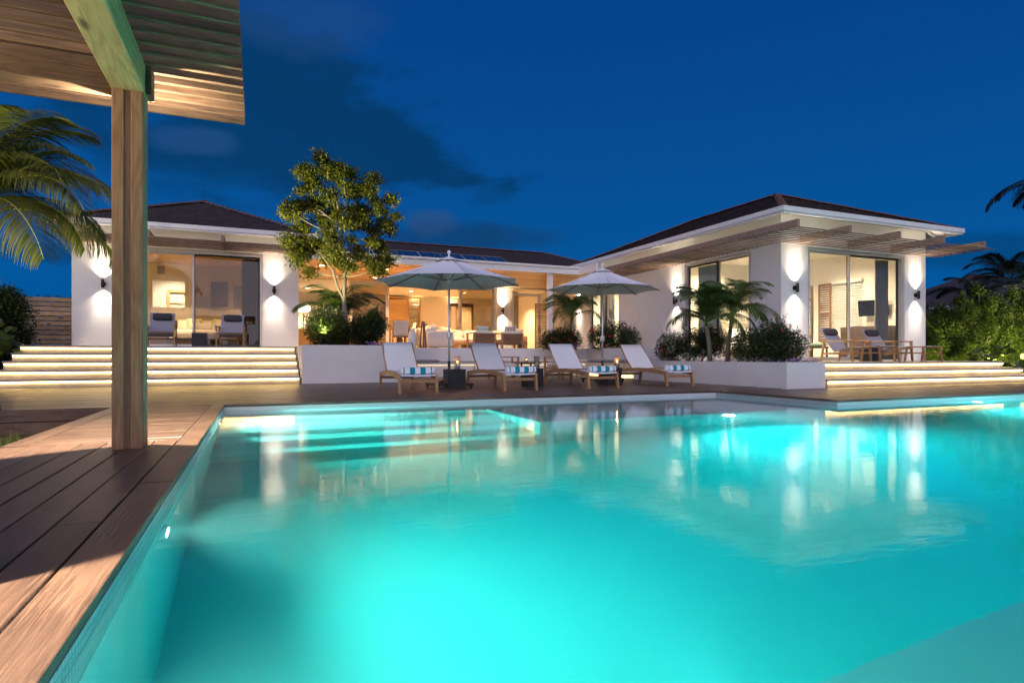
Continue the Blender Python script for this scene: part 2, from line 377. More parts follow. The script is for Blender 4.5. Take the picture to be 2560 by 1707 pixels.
# striped towel
M_towel, t, b = newmat('striped_towel'); b.inputs['Roughness'].default_value = .95
tcn = N(t, 'ShaderNodeTexCoord'); sp = N(t, 'ShaderNodeSeparateXYZ'); L(t, tcn.outputs['Object'], sp.inputs[0])
q = N(t, 'ShaderNodeMath', operation='MULTIPLY_ADD'); L(t, sp.outputs[0], q.inputs[0]); q.inputs[1].default_value = 1/.172; q.inputs[2].default_value = 10.25
fr = N(t, 'ShaderNodeMath', operation='FRACT'); L(t, q.outputs[0], fr.inputs[0]); g = N(t, 'ShaderNodeMath', operation='GREATER_THAN'); L(t, fr.outputs[0], g.inputs[0]); g.inputs[1].default_value = .5
ab = N(t, 'ShaderNodeMath', operation='ABSOLUTE'); L(t, sp.outputs[0], ab.inputs[0]); lt = N(t, 'ShaderNodeMath', operation='LESS_THAN'); L(t, ab.outputs[0], lt.inputs[0]); lt.inputs[1].default_value = .235
g2 = N(t, 'ShaderNodeMath', operation='MULTIPLY'); L(t, g.outputs[0], g2.inputs[0]); L(t, lt.outputs[0], g2.inputs[1])
mx = N(t, 'ShaderNodeMix', data_type='RGBA'); L(t, g2.outputs[0], mx.inputs[0]); mx.inputs[6].default_value = (.82, .82, .84, 1); mx.inputs[7].default_value = (.0, .27, .36, 1); L(t, mx.outputs[2], b.inputs['Base Color'])
nz = N(t, 'ShaderNodeTexNoise'); nz.inputs['Scale'].default_value = 300; L(t, tcn.outputs['Object'], nz.inputs[0]); bp = N(t, 'ShaderNodeBump'); bp.inputs['Strength'].default_value = .5; bp.inputs['Distance'].default_value = .005; L(t, nz.outputs[0], bp.inputs['Height']); L(t, bp.outputs[0], b.inputs['Normal'])
def patterned(name, c0, c1, sx, sz, kind='diamond'):
    m, t, b = newmat(name); b.inputs['Roughness'].default_value = .9
    tcn = N(t, 'ShaderNodeTexCoord'); mp = N(t, 'ShaderNodeMapping'); mp.inputs['Scale'].default_value = (sx, sx, sz); L(t, tcn.outputs['Object'], mp.inputs[0])
    if kind == 'diamond':
        w = N(t, 'ShaderNodeTexChecker'); mp.inputs['Rotation'].default_value = (0, R(45), 0); w.inputs['Scale'].default_value = 1
        fac = w.outputs['Fac']; L(t, mp.outputs[0], w.inputs[0])
    elif kind == 'stripe':
        w = N(t, 'ShaderNodeTexWave'); w.inputs['Scale'].default_value = 1; w.inputs['Distortion'].default_value = 3; w.inputs['Detail'].default_value = 3
        L(t, mp.outputs[0], w.inputs[0]); r_ = N(t, 'ShaderNodeMath', operation='GREATER_THAN'); L(t, w.outputs['Fac'], r_.inputs[0]); r_.inputs[1].default_value = .62; fac = r_.outputs[0]
    else:
        w = N(t, 'ShaderNodeTexNoise'); w.inputs['Scale'].default_value = 1; w.inputs['Detail'].default_value = 6
        L(t, mp.outputs[0], w.inputs[0]); r_ = N(t, 'ShaderNodeMath', operation='GREATER_THAN'); L(t, w.outputs['Fac'], r_.inputs[0]); r_.inputs[1].default_value = .56; fac = r_.outputs[0]
    mx = N(t, 'ShaderNodeMix', data_type='RGBA'); L(t, fac, mx.inputs[0]); mx.inputs[6].default_value = (*c0, 1); mx.inputs[7].default_value = (*c1, 1); L(t, mx.outputs[2], b.inputs['Base Color'])
    return m
M_pat_teal = patterned('teal_pattern', (.75, .75, .68), (.22, .42, .38), 22, 22)
M_pat_dark = patterned('brown_pattern', (.75, .7, .62), (.14, .11, .1), 26, 26)
M_pat_bed = patterned('diamond_linen', (.5, .47, .36), (.68, .62, .48), 12, 12)
M_art_line = patterned('reed_painting', (.55, .45, .25), (.09, .07, .04), 14, .8, 'stripe')
M_art_splash = patterned('speckled_print', (.62, .72, .62), (.1, .28, .3), 9, 9, 'noise')
# pool interior + mosaic band
M_pool = plain('pool_plaster', (.80, .86, .84), .8, noise=.05, nscale=2, bump=.15, bscale=20)
M_mosaic, t, b = newmat('mosaic_tile'); tcn = N(t, 'ShaderNodeTexCoord'); b.inputs['Roughness'].default_value = .25
ck = []
sp = N(t, 'ShaderNodeSeparateXYZ'); L(t, tcn.outputs['Object'], sp.inputs[0])
fac = None
for ax in range(3):
    mm = N(t, 'ShaderNodeMath', operation='MULTIPLY_ADD'); L(t, sp.outputs[ax], mm.inputs[0]); mm.inputs[1].default_value = 40; mm.inputs[2].default_value = .013*ax
    ff = N(t, 'ShaderNodeMath', operation='FRACT'); L(t, mm.outputs[0], ff.inputs[0])
    gg = N(t, 'ShaderNodeMath', operation='LESS_THAN'); L(t, ff.outputs[0], gg.inputs[0]); gg.inputs[1].default_value = .13
    if fac is None: fac = gg.outputs[0]
    else:
        mxx = N(t, 'ShaderNodeMath', operation='MAXIMUM'); L(t, fac, mxx.inputs[0]); L(t, gg.outputs[0], mxx.inputs[1]); fac = mxx.outputs[0]
mx = N(t, 'ShaderNodeMix', data_type='RGBA'); L(t, fac, mx.inputs[0]); mx.inputs[6].default_value = (.68, .72, .72, 1); mx.inputs[7].default_value = (.35, .38, .4, 1); L(t, mx.outputs[2], b.inputs['Base Color'])
# water
M_water = bpy.data.materials.new('pool_water'); M_water.use_nodes = True; t = M_water.node_tree; t.nodes.clear()
o = N(t, 'ShaderNodeOutputMaterial'); gs = N(t, 'ShaderNodeBsdfGlass'); gs.inputs['IOR'].default_value = 1.33; gs.inputs['Roughness'].default_value = .02
tcn = N(t, 'ShaderNodeTexCoord')
n1 = N(t, 'ShaderNodeTexNoise'); n1.inputs['Scale'].default_value = 9; n1.inputs['Detail'].default_value = 5; n1.inputs['Roughness'].default_value = .55
mpw = N(t, 'ShaderNodeMapping'); mpw.inputs['Rotation'].default_value = (0, 0, R(22.9)); mpw.inputs['Scale'].default_value = (.6, 1.5, 1); L(t, tcn.outputs['Object'], mpw.inputs[0]); L(t, mpw.outputs[0], n1.inputs[0])
n2 = N(t, 'ShaderNodeTexNoise'); n2.inputs['Scale'].default_value = 1.3; n2.inputs['Detail'].default_value = 2; L(t, tcn.outputs['Object'], n2.inputs[0])
am = N(t, 'ShaderNodeMath', operation='MULTIPLY_ADD'); L(t, n2.outputs[0], am.inputs[0]); am.inputs[1].default_value = .7; L(t, n1.outputs[0], am.inputs[2])
bp = N(t, 'ShaderNodeBump'); bp.inputs['Strength'].default_value = .05; bp.inputs['Distance'].default_value = .02; L(t, am.outputs[0], bp.inputs['Height']); L(t, bp.outputs[0], gs.inputs['Normal'])
L(t, gs.outputs[0], o.inputs['Surface'])
va = N(t, 'ShaderNodeVolumeAbsorption'); va.inputs[0].default_value = (.0, .957, .952, 1); va.inputs[1].default_value = .95
vs_ = N(t, 'ShaderNodeVolumeScatter'); vs_.inputs['Color'].default_value = (.35, 1, .97, 1); vs_.inputs['Density'].default_value = .17; vs_.inputs['Anisotropy'].default_value = .55
ad_ = N(t, 'ShaderNodeAddShader'); L(t, va.outputs[0], ad_.inputs[0]); L(t, vs_.outputs[0], ad_.inputs[1]); L(t, ad_.outputs[0], o.inputs['Volume'])

def lamp(name, typ, loc, energy, color, parent=None, size=.05, to=None, spot=60, blend=.6, rot=None):
    l = bpy.data.lights.new(name, typ); l.energy = energy; l.color = color
    if typ == 'SPOT': l.spot_size = R(spot); l.spot_blend = blend; l.shadow_soft_size = size
    elif typ == 'POINT': l.shadow_soft_size = size
    elif typ == 'AREA': l.size = size
    o = bpy.data.objects.new(name, l); COL.objects.link(o); o.location = loc; o.parent = parent
    if to is not None: o.rotation_euler = (Vector(to)-Vector(loc)).to_track_quat('-Z', 'Y').to_euler()
    return o
WARM = (1, .74, .42); SCON = (1, .84, .64); AMB = (1, .58, .24)

# ================================================================== SETTING
# ground with a hole for the pool
GZ = -.45
g = MB()
X0, X1, Y0, Y1 = -.62, 15.4, .0, 8.45
for a in ((-900, 900, -300, Y0), (-900, 900, Y1, 2500), (-900, X0, Y0, Y1), (X1, 900, Y0, Y1)):
    g.quad((a[0], a[2], GZ), (a[1], a[2], GZ), (a[1], a[3], GZ), (a[0], a[3], GZ))
part('ground', g, M_ground, kind='structure')

# ---- pool: alcove with steps at the back, main basin in front
WZ = -.078; PF = -1.42
PX0, PX1, PY0, PYN, PY1, NX = -.37, 15.0, .55, 5.81, 8.17, 7.25
pool = bpy.data.objects.new('pool', None); COL.objects.link(pool); pool['kind'] = 'structure'
w = MB()
w.box(PX0-.2, PX0, PY0-.2, PY1+.2, PF, -.22)
w.box(PX0, PX1, PY0-.2, PY0, PF, -.22)
w.box(PX0, NX, PY1, PY1+.2, PF, -.22)
w.box(NX, NX+.2, PYN, PY1+.2, PF, -.22)
w.box(NX+.2, PX1, PYN, PYN+.2, PF, -.22)
w.box(PX1, PX1+.2, PY0-.2, PYN+.2, PF, -.22)
part('pool_wall', w, M_pool, pool)
part('pool_floor', MB().box(PX0-.2, PX1+.2, PY0-.2, PY1+.2, PF-.15, PF), M_pool, pool)
w = MB()
w.box(PX0-.2, PX0, PY0-.2, PY1+.2, -.22, -.03)
w.box(PX0, PX1, PY0-.2, PY0, -.22, -.03)
w.box(PX0, NX, PY1, PY1+.2, -.22, -.03)
w.box(NX, NX+.2, PYN, PY1+.2, -.22, -.03)
w.box(NX+.2, PX1, PYN, PYN+.2, -.22, -.03)
w.box(PX1, PX1+.2, PY0-.2, PYN+.2, -.22, -.03)
part('mosaic_band', w, M_mosaic, pool)
# shelf and steps in the alcove
part('sun_shelf', MB().box(2.78, NX, PYN, PY1, PF, -.30), M_pool, pool)
sy = [(7.42, -.30), (7.00, -.52), (6.58, -.74), (6.16, -.96), (5.76, -1.18)]
prev = PY1
for y, z in sy:
    part('pool_step', MB().box(PX0, 2.78, y, prev, PF, z), M_pool, pool); prev = y
# near bench under water
part('pool_bench', MB().box(PX0, PX1, PY0, 1.30, PF, -.75), M_pool, pool)
# water body
w = MB(); e_ = .03
poly = [(PX0-e_, PY0-e_), (PX1+e_, PY0-e_), (PX1+e_, PYN+e_), (NX+e_, PYN+e_), (NX+e_, PY1+e_), (PX0-e_, PY1+e_)]
nP = len(poly); b0 = w.add([(x, y, PF-.05) for x, y in poly]+[(x, y, WZ) for x, y in poly])
w.face(tuple(b0+nP-1-k for k in range(nP))); w.face(tuple(b0+nP+k for k in range(nP)))
for k in range(nP): w.face((b0+k, b0+(k+1) % nP, b0+nP+(k+1) % nP, b0+nP+k))
part('water', w, M_water, kind='structure')
# pool lamps
def pool_lamp(label, loc, nrm, e, colr, spot=150, tilt=-.1):
    n = Vector(nrm); t_ = thing('pool_lamp', label, 'pool light', loc, 0, 'round underwater lights in the pool walls')
    rot = n.to_track_quat('Z', 'Y').to_euler()
    part('lens', MB().lathe([(.0, .022), (.05, .02), (.062, .012)], 20, cap=False), M_poolbulb, t_, rot=rot)
    part('rim', MB().lathe([(.058, .0), (.064, .022), (.085, .018), (.092, .0)], 20, cap=False), M_chrome, t_, rot=rot)
    lo = n*.09
    lamp('lamp_light', 'SPOT', lo, e, colr, t_, .05, to=lo+n+Vector((0, 0, tilt)), spot=spot, blend=1.0)
PG = (.85, 1, .86); PB = (.45, .95, 1)
pool_lamp('underwater light in the near left pool wall, its white beam fanning to the right', (PX0, 2.93, -.34), (1, 0, 0), 370, PG, spot=150, tilt=.05)
pool_lamp('underwater light in the left pool wall above the white submerged steps', (PX0, 6.85, -.20), (1, 0, 0), 1200, PG, tilt=-.12)
pool_lamp('bright star-like underwater light below the corner of the shallow shelf', (5.3, PYN, -.5), (0, -1, 0), 1200, PB, tilt=-.1)
pool_lamp('small underwater light in the far right pool wall near the lit steps', (10.2, PYN, -.5), (0, -1, 0), 1300, PB, tilt=-.1)
pool_lamp('added unseen underwater fill light in the bench side just below the camera', (1.3, 1.30, -.86), (0, 1, 0), 42, PB, spot=120, tilt=.35)  # fill lamp added to even out the pool, hidden by the bench
pool_lamp('added unseen underwater fill light in the left pool wall close to the camera', (PX0, 1.40, -.5), (1, 0, 0), 190, PG, spot=172, tilt=.02)  # added out of view to brighten the near left water
pool_lamp('added unseen underwater fill light in the bench side further right of the camera', (4.8, 1.30, -.86), (0, 1, 0), 70, PB, spot=105, tilt=.35)  # second hidden bench lamp, added as fill
pool_lamp('added underwater fill light in the right end wall of the pool outside the picture', (PX1, 3.2, -.6), (-1, 0, 0), 2300, PB, spot=150, tilt=-.05)  # added beyond the frame to light the water and left wall

# ---- deck with single planks
deck = bpy.data.objects.new('deck', None); COL.objects.link(deck); deck['kind'] = 'structure'
part('deck_light_block', MB().box(-5.6, PX0-.21, 8.45, 14.0, -.3, -.034).box(PX0-.21, 9.0, 8.4, 14.0, -.3, -.034).box(3.1, 10.2, 14.0, 17.3, -.3, -.034)
     .box(NX+.21, 18.2, 6.03, 8.4, -.3, -.034).box(-1.54, PX0-.21, 4.95, 8.45, -.3, -.034).box(-4.5, PX0-.21, -2.5, 4.95, -.3, -.034), M_darkframe, deck)  # dark slab added under the planks to stop light leaking through gaps
_pm = {}
def plank(x, y, ln, wd=.138, along='x', z=0.0, th=.026, name='plank'):
    k = (round(ln, 2), wd, along, th)
    if k not in _pm:
        mb = MB()
        if along == 'x': mb.cbox(0, ln, 0, wd, -th, 0, .003, axis=0)
        else: mb.cbox(0, wd, 0, ln, -th, 0, .003, axis=1)
        _pm[k] = mb.mesh('plank', M_deck if along == 'x' else M_decky)
    return link(name, _pm[k], deck, (x, y, z+rnd.uniform(-.0012, .0012)))
PIT = .145
def rows(xa, xb, ya, yb, lens):
    y = ya
    while y+.1 < yb:
        x = xa
        wd = .138 if y+.138 <= yb else round(yb-y, 3)
        while x < xb-.01:
            ln = rnd.choice(lens)
            if x+ln > xb-.8: ln = round(xb-x, 2)
            plank(x, y, ln-.004, wd); x += ln
        y += PIT
rows(-5.6, 8.94, 8.32, 13.88, (4.4, 5.2, 6.0))
rows(3.12, 9.95, 13.9, 17.25, (3.6, 4.2))
rows(7.4, 18.0, 5.96, 8.2, (4.4, 5.2))
rows(-1.415, -.52, 4.95, 8.3, (9,))
for i in range(24):
    x = -.52-PIT*(i+1)+.005
    for (ya, yb) in (((-2.0, 1.38), (1.38, 4.94)) if i % 2 else ((-2.0, 2.6), (2.6, 4.94))):
        plank(x, ya, yb-ya-.004, along='y')
# coping boards round the pool and the edge board on the garden side
for (x, y, ln, al) in ((-.513, .4, 2.9, 'y'), (-.513, 3.3, 2.4, 'y'), (-.513, 5.7, 2.615, 'y'), (-.37, 8.175, 3.6, 'x'), (3.23, 8.175, 4.02, 'x'),
                       (7.255, 5.95, 2.36, 'y'), (7.255, 5.808, 5.0, 'x'), (12.255, 5.808, 5.7, 'x'), (-1.56, 4.95, 3.37, 'y')):
    plank(x, y, ln-.003, .14, al, z=.002, th=.034, name='coping_board')
# bed wall boards left of the deck strip
for k in range(3):
    part('fascia_board', MB().cbox(-6, -1.57, 8.29, 8.315, -.155-.145*k+.02, -.018-.145*k+.02, .003), M_deck, deck)
    part('fascia_board', MB().cbox(-1.575, -1.55, 4.95, 8.28, -.175-.145*k, -.038-.145*k, .003, axis=1), M_decky, deck)

# ---- terraces and lit steps
def flight(name, x0, x1, y0, r_, tr, n, back, led_x1=None):
    root = bpy.data.objects.new(name, None); COL.objects.link(root); root['kind'] = 'structure'
    for k in range(n):
        ya = y0+tr*k; yb = (y0+tr*(k+1)+.02) if k < n-1 else back
        z1 = r_*(k+1)
        part('step', MB().box(x0, x1, ya+.035, yb+(0 if k == n-1 else .04), z1-r_, z1-.045).cbox(x0-.01, x1, ya, yb, z1-.045, z1, .005), M_concrete, root)
        part('light_strip', MB().box(x0+.02, x1-.03, ya+.008, ya+.03, z1-.075, z1-.047), M_led, root)
    return root
flight('terrace_steps', -4.6, .86, 13.88, .165, .455, 5, 19.4)
flight('patio_steps', 10.02, 17.15, 8.22, .156, .42, 3, 11.2)
# middle terrace, behind the sunken seating area
TZ = .826; RZ = .468
terr = bpy.data.objects.new('terrace', None); COL.objects.link(terr); terr['kind'] = 'structure'
part('terrace_slab', MB().box(.88, 12.0, 17.45, 28, 0, TZ-.002), M_concrete, terr)
part('retaining_wall', MB().box(3.08, 10.1, 17.2, 17.44, -.03, TZ+.012), M_stucco, terr)
part('retaining_wall', MB().box(9.95, 10.19, 13.2, 17.19, -.03, TZ+.012), M_stucco, terr)

# planters
def planter(label, x0, x1, y0, y1, z, wall=.18):
    t_ = thing('planter', label, 'planter', (x0, y0, 0))
    W_, D_ = x1-x0, y1-y0
    part('planter_wall', MB().box(0, W_, 0, wall, -.03, z).box(0, wall, wall, D_, -.03, z).box(W_-wall, W_, wall, D_, -.03, z).box(wall, W_-wall, D_-wall, D_, -.03, z), M_stucco, t_)
    part('soil', MB().box(wall, W_-wall, wall, D_-wall, .0, z-.06), M_soil, t_)
    return t_
planter('tall white stucco planter holding the big tree, beside the left lit steps', .90, 3.08, 13.8, 17.18, .842)
pl_ = thing('planter', 'long low white stucco planter under the right house, beside the right steps', 'planter', (9.0, 8.27, 0))
part('planter_wall', MB().box(0, .995, 0, .16, -.03, .482).box(0, .16, .16, 4.93, -.03, .482).box(.84, .995, .16, 2.92, -.03, .482).box(.16, 2.99, 4.77, 4.93, -.03, .482), M_stucco, pl_)
part('soil', MB().box(.16, .84, .16, 2.92, 0, .42).box(.16, 2.99, 2.921, 4.77, 0, .42), M_soil, pl_)
planter('white planter behind the seating nook, with the small palm', 10.2, 12.0, 13.22, 17.4, .842)
# built-in bench of the seating area
bn = thing('built_in_bench', 'long white built-in bench with cushions along the sunken seating wall', 'bench', (3.1, 16.55, 0))
part('bench_base', MB().box(.0, 6.84, .12, .63, 0, .36).box(0, 6.84, .05, .64, .361, .405), M_stucco, bn)
part('light_strip', MB().box(.1, 6.8, .085, .105, .33, .345), emit('bench_led', (1, .8, .5), 1.6), bn)
for i in range(4):
    part('seat_cushion', MB().cushion(.02+1.7*i, 1.7+1.7*i, .03, .62, .406, .50), M_cush if i != 0 else M_cushg, bn)
bn2 = thing('built_in_bench', 'short white built-in bench with a grey bolster behind the fourth lounger', 'bench', (9.3, 13.4, 0))
part('bench_base', MB().box(.12, .63, 0, 3.0, 0, .36).box(.05, .64, 0, 3.0, .361, .405), M_stucco, bn2)
part('light_strip', MB().box(.085, .105, 0.02, 2.98, .03, .05), M_led, bn2)
part('seat_cushion', MB().cushion(.04, .62, .05, 2.9, .406, .5), M_cushg, bn2)

# ================================================================== HOUSES
def hip_roof(house, x0, x1, y0, y1, z, pitch, faces='FLR', shingle=True, exp=.15):
    """hip roof; ridge along the longer side. faces F front(-y) L left R right B back"""
    W_, D_ = x1-x0, y1-y0
    h = min(W_, D_)/2
    if D_ >= W_: ra = Vector(((x0+x1)/2, y0+h, z+h*pitch)); rb = Vector(((x0+x1)/2, y1-h, z+h*pitch))
    else: ra = Vector((x0+h, (y0+y1)/2, z+h*pitch)); rb = Vector((x1-h, (y0+y1)/2, z+h*pitch))
    A, B, C_, D2 = Vector((x0, y0, z)), Vector((x1, y0, z)), Vector((x1, y1, z)), Vector((x0, y1, z))
    if D_ >= W_: F = dict(F=(A, B, ra, ra), R=(B, C_, rb, ra), B=(C_, D2, rb, rb), L=(D2, A, ra, rb))
    else: F = dict(F=(A, B, rb, ra), R=(B, C_, rb, rb), B=(C_, D2, ra, rb), L=(D2, A, ra, ra))
    roof = MB()
    for k, (a, b, c, d) in F.items():
        if (c-d).length < .01: roof.tri(a, b, c)
        else: roof.quad(a, b, c, d)
    ro = part('roof', roof, M_shingle, house)
    sm = MB()
    for k in faces:
        a, b, c, d = F[k]
        along = (b-a).normalized(); nrm = along.cross(((c+d)/2-(a+b)/2)).normalized()
        if nrm.z < 0: nrm = -nrm
        mid0, mid1 = (a+b)/2, (c+d)/2
        # true slope length measured square to the eave
        sv = (d-a)-along*(d-a).dot(along); sl_ = sv.length; n = int(sl_/exp)
        for i in range(n+1):
            t0 = i*exp/sl_; t1 = min(1, (i*exp+exp*1.25)/sl_)
            if t0 >= 1: break
            l0, r0 = a.lerp(d, t0), b.lerp(c, t0)
            ln = (r0-l0).length; s = 0; up = sv.normalized()*min(exp*1.3, (1-t0)*sl_+.01)
            while s < ln-.02:
                w_ = min(rnd.uniform(.12, .24), ln-s); o_ = .006; lift = rnd.uniform(.022, .042)
                j = rnd.uniform(-.012, .012)
                p0 = l0+along*(s+o_)+sv.normalized()*j; p1 = l0+along*(s+w_)+sv.normalized()*j
                b0 = sm.add([p0+nrm*.001, p1+nrm*.001, p1+nrm*lift, p0+nrm*lift, p1+up+nrm*.008, p0+up+nrm*.008])
                sm.face((b0, b0+1, b0+2, b0+3)); sm.face((b0+3, b0+2, b0+4, b0+5))
                s += w_
    so_ = part('shingle', sm, M_shingle, ro, kind='stuff')
    # ridge and hip caps, each a part
    segs = [(A, ra), (B, ra if D_ >= W_ else rb), (D2, rb if D_ >= W_ else ra), (ra, rb)]
    cap = MB().hexa([(0, -.10, -.005), (.30, -.10, .015), (.30, .10, .015), (0, .10, -.005), (0, -.03, .06), (.30, -.03, .035), (.30, .03, .035), (0, .03, .06)]).mesh('ridge_tile', M_ridge)
    for p, q_ in segs:
        if (q_-p).length < .3: continue
        d = (q_-p); n = int(d.length/.22); eul = d.to_track_quat('X', 'Z').to_euler()
        for i in range(n):
            link('ridge_tile', cap, ro, p+d*((i+.1)/n)+Vector((0, 0, .035+rnd.uniform(-.006, .006))), eul)
    return ro

def eave(house, x0, x1, y0, y1, z, wx0, wx1, wy0, wy1, wz, sides='FLRB'):
    g = MB(); s = MB()
    if 'F' in sides: g.box(x0-.06, x1+.06, y0-.06, y0, z-.10, z+.015).box(x0-.03, x1+.03, y0-.03, y0+.03, z-.15, z-.103)
    if 'L' in sides: g.box(x0-.06, x0, y0+.002, y1, z-.10, z+.015).box(x0-.03, x0+.03, y0+.032, y1, z-.15, z-.103)
    if 'R' in sides: g.box(x1, x1+.06, y0+.002, y1, z-.10, z+.015).box(x1-.03, x1+.03, y0+.032, y1, z-.15, z-.103)
    part('gutter', g, M_white, house)
    a, b = z-.10, z+.04; th = .012
    # sloping soffit boards from the gutter up to the wall head
    s.hexa([(x0+.03, y0+.03, a), (x1-.03, y0+.03, a), (wx1, wy0, b), (wx0, wy0, b), (x0+.03, y0+.03, a+th), (x1-.03, y0+.03, a+th), (wx1, wy0, b+th), (wx0, wy0, b+th)])
    s.hexa([(x0+.03, y0+.03, a), (wx0, wy0, b), (wx0, y1, b), (x0+.03, y1, a), (x0+.03, y0+.03, a+th), (wx0, wy0, b+th), (wx0, y1, b+th), (x0+.03, y1, a+th)])
    s.hexa([(wx1, wy0, b), (x1-.03, y0+.03, a), (x1-.03, y1, a), (wx1, y1, b), (wx1, wy0, b+th), (x1-.03, y0+.03, a+th), (x1-.03, y1, a+th), (wx1, y1, b+th)])
    part('soffit', s, M_white, house)

def sconce(label, loc, rz, e_up=190, e_dn=160):
    """cylinder up-and-down wall light; rz=0 -> wall faces -y"""
    t_ = thing('wall_sconce', label, 'wall light', loc, rz, 'up and down wall sconces on the house walls')
    part('backplate', MB().tube([(-0.0, 0, 0), (-0.0, -.03, 0)], .06, 18), M_sconce, t_)
    part('arm', MB().tube([(0, -.03, 0), (0, -.06, 0)], .022, 10), M_sconce, t_)
    part('cylinder_body', MB().lathe([(.034, -.115), (.038, -.115), (.038, .115), (.034, .115), (.034, .10), (.034, -.10)], 18, (0, -.095, 0), cap=False), M_sconce, t_)
    part('lamp_glass', MB().lathe([(0.0, .095), (.03, .098)], 14, (0, -.095, 0), cap=False).lathe([(.03, -.098), (0.0, -.095)], 14, (0, -.095, 0), cap=False), M_bulb, t_)
    for s_, en in ((1, e_up), (-1, e_dn)):
        lamp('lamp_light', 'SPOT', (0, -.085, s_*.118), en, SCON, t_, .02, to=(0, -.07, s_*1.4), spot=56, blend=1.0)
        lamp('lamp_glow_light', 'SPOT', (0, -.085, s_*.118), en*.5, SCON, t_, .03, to=(0, -.085, s_*1.4), spot=115, blend=1.0)
    return t_

def sliding_window(house, frame_pts, axis, pane_mats=None, th=.06):
    """frame_pts: list of (a0,a1,z0,z1) leaves; axis 'x' (wall along x at y=c) given as function"""
def window(house, axis, c, leaves, z0, z1, fr=.055, dep=.07, glass=(M_glass, M_glass), name='window', fm=None):
    """axis 'x': leaves span x at y=c ; 'y': span y at x=c. leaves: list of (a,b,offset)"""
    wn = part(name, MB(), fm or M_frame, house)
    fm = fm or M_frame
    def bx(mb, a0, a1, o0, o1, q0, q1):
        if axis == 'x': mb.box(a0, a1, c+o0, c+o1, q0, q1)
        else: mb.box(c+o0, c+o1, a0, a1, q0, q1)
    me = MB()
    a, b = leaves[0][0], leaves[-1][1]
    bx(me, a-fr, b+fr, -dep, dep, z1, z1+fr); bx(me, a-fr, a, -dep, dep, z0, z1-.001); bx(me, b, b+fr, -dep, dep, z0, z1-.001); bx(me, a-fr, b+fr, -dep, dep, z0-.03, z0-.001)
    wn.data = me.mesh(name, fm)
    for i, (p, q_, of) in enumerate(leaves):
        lf = MB(); bb = .05
        bx(lf, p, p+bb, of, of+.04, z0+.001, z1-.001); bx(lf, q_-bb, q_, of, of+.04, z0+.001, z1-.001); bx(lf, p+bb, q_-bb, of, of+.04, z0+.001, z0+.07); bx(lf, p+bb, q_-bb, of, of+.04, z1-bb, z1-.001)
        part('leaf_frame', lf, fm if i % 2 == 0 else M_darkframe, wn)
        gl_ = MB(); bx(gl_, p+bb, q_-bb, of+.016, of+.022, z0+.07, z1-bb)
        # single sheet is enough for a pane
        part('pane', gl_, glass[i % len(glass)], wn)
    return wn

def curtain(house, x0, x1, y, z0, z1, mat, axis='x', folds=9, name='curtain'):
    mb = MB(); n = folds*6; rws = []
    for z in (z0, z1):
        r_ = []
        for i in range(n+1):
            u = i/n; w_ = math.sin(u*folds*2*PI)*.035
            r_.append((x0+(x1-x0)*u, y+w_, z) if axis == 'x' else (y+w_, x0+(x1-x0)*u, z))
        rws.append(r_)
    mb.sheet(rws)
    return part(name, mb, mat)

# ---- left house
lh = thing('left_house_wing', 'left white stucco house wing with brown hipped roof and sliding doors', 'house')
lh.name = 'house_wing'
LX0, LX1, LY = -4.56, 1.16, 19.4
w = MB()
w.box(LX0, -3.12, LY, LY+.2, 0, 4.24).box(.15, LX1, LY, LY+.2, 0, 4.24).box(-3.12, .15, LY, LY+.2, 3.62, 4.24)
w.box(LX0, LX0+.2, LY+.2, 25, 0, 4.0).box(LX1-.2, LX1, LY+.2, 25, 0, 4.0)
part('wall', w, M_stucco, lh)
part('room_wall', MB().box(LX0+.2, -3.36, 24.2, 24.4, TZ, 3.9).box(-2.36, -.8, 24.2, 24.4, TZ, 3.9).box(-.2, LX1-.2, 24.2, 24.4, TZ, 3.9).box(-3.36, -2.36, 24.2, 24.4, 3.25, 3.9).box(-.8, -.2, 24.2, 24.4, 3.2, 3.9)
     .box(LX0+.2, LX1-.2, 26.2, 26.4, TZ, 3.9).box(LX0+.2, LX0+.22, LY+.2, 26.2, TZ, 3.9).box(LX1-.22, LX1-.2, LY+.2, 26.2, TZ, 3.9), M_inner, lh)
part('ceiling', MB().box(LX0+.2, LX1-.2, LY+.2, 26.2, 3.84, 3.9), M_ceil, lh)
part('room_floor', MB().box(LX0+.2, LX1-.2, LY, 26.2, .6, TZ+.004), M_innerf, lh)
hip_roof(lh, -4.85, 1.62, 18.8, 25.3, 4.16, .44, 'FL')
eave(lh, -4.85, 1.62, 18.8, 25.3, 4.2, LX0, LX1, LY, 25, 4, 'FLR')
window(lh, 'x', LY+.08, [(-3.05, -1.66, .0), (-1.69, .08, .05)], TZ+.04, 3.53, glass=(M_glass, M_screenmesh))
# trellis of the left house
def trellis(house, name='trellis'):
    return part(name, MB().box(0, .01, 0, .01, 0, .01), M_weath, house)
def slat_mesh(ln, w_=.044, h_=.024, ax=0, mat=None):
    mb = MB()
    if ax == 0: mb.cbox(0, ln, -w_/2, w_/2, -h_/2, h_/2, .004)
    else: mb.cbox(-w_/2, w_/2, 0, ln, -h_/2, h_/2, .004, axis=1)
    return mb.mesh('slat', mat or M_weath)
def make_trellis(house, rail):
    tr = part('trellis', rail, M_weathy, house); return tr
rail = MB()
tl = make_trellis(lh, rail.box(-4.6, 1.2, 19.36, 19.398, 3.70, 3.86))
for x in (-4.42, -2.6, -.86, .85): part('beam', MB().cbox(x-.04, x+.04, 18.0, 19.35, 3.70, 3.86, .004, axis=1), M_weathy, tl)
sm = slat_mesh(5.86)
for i in range(10): link('slat', sm, tl, (-4.62, 17.88+.16*i, 3.665))
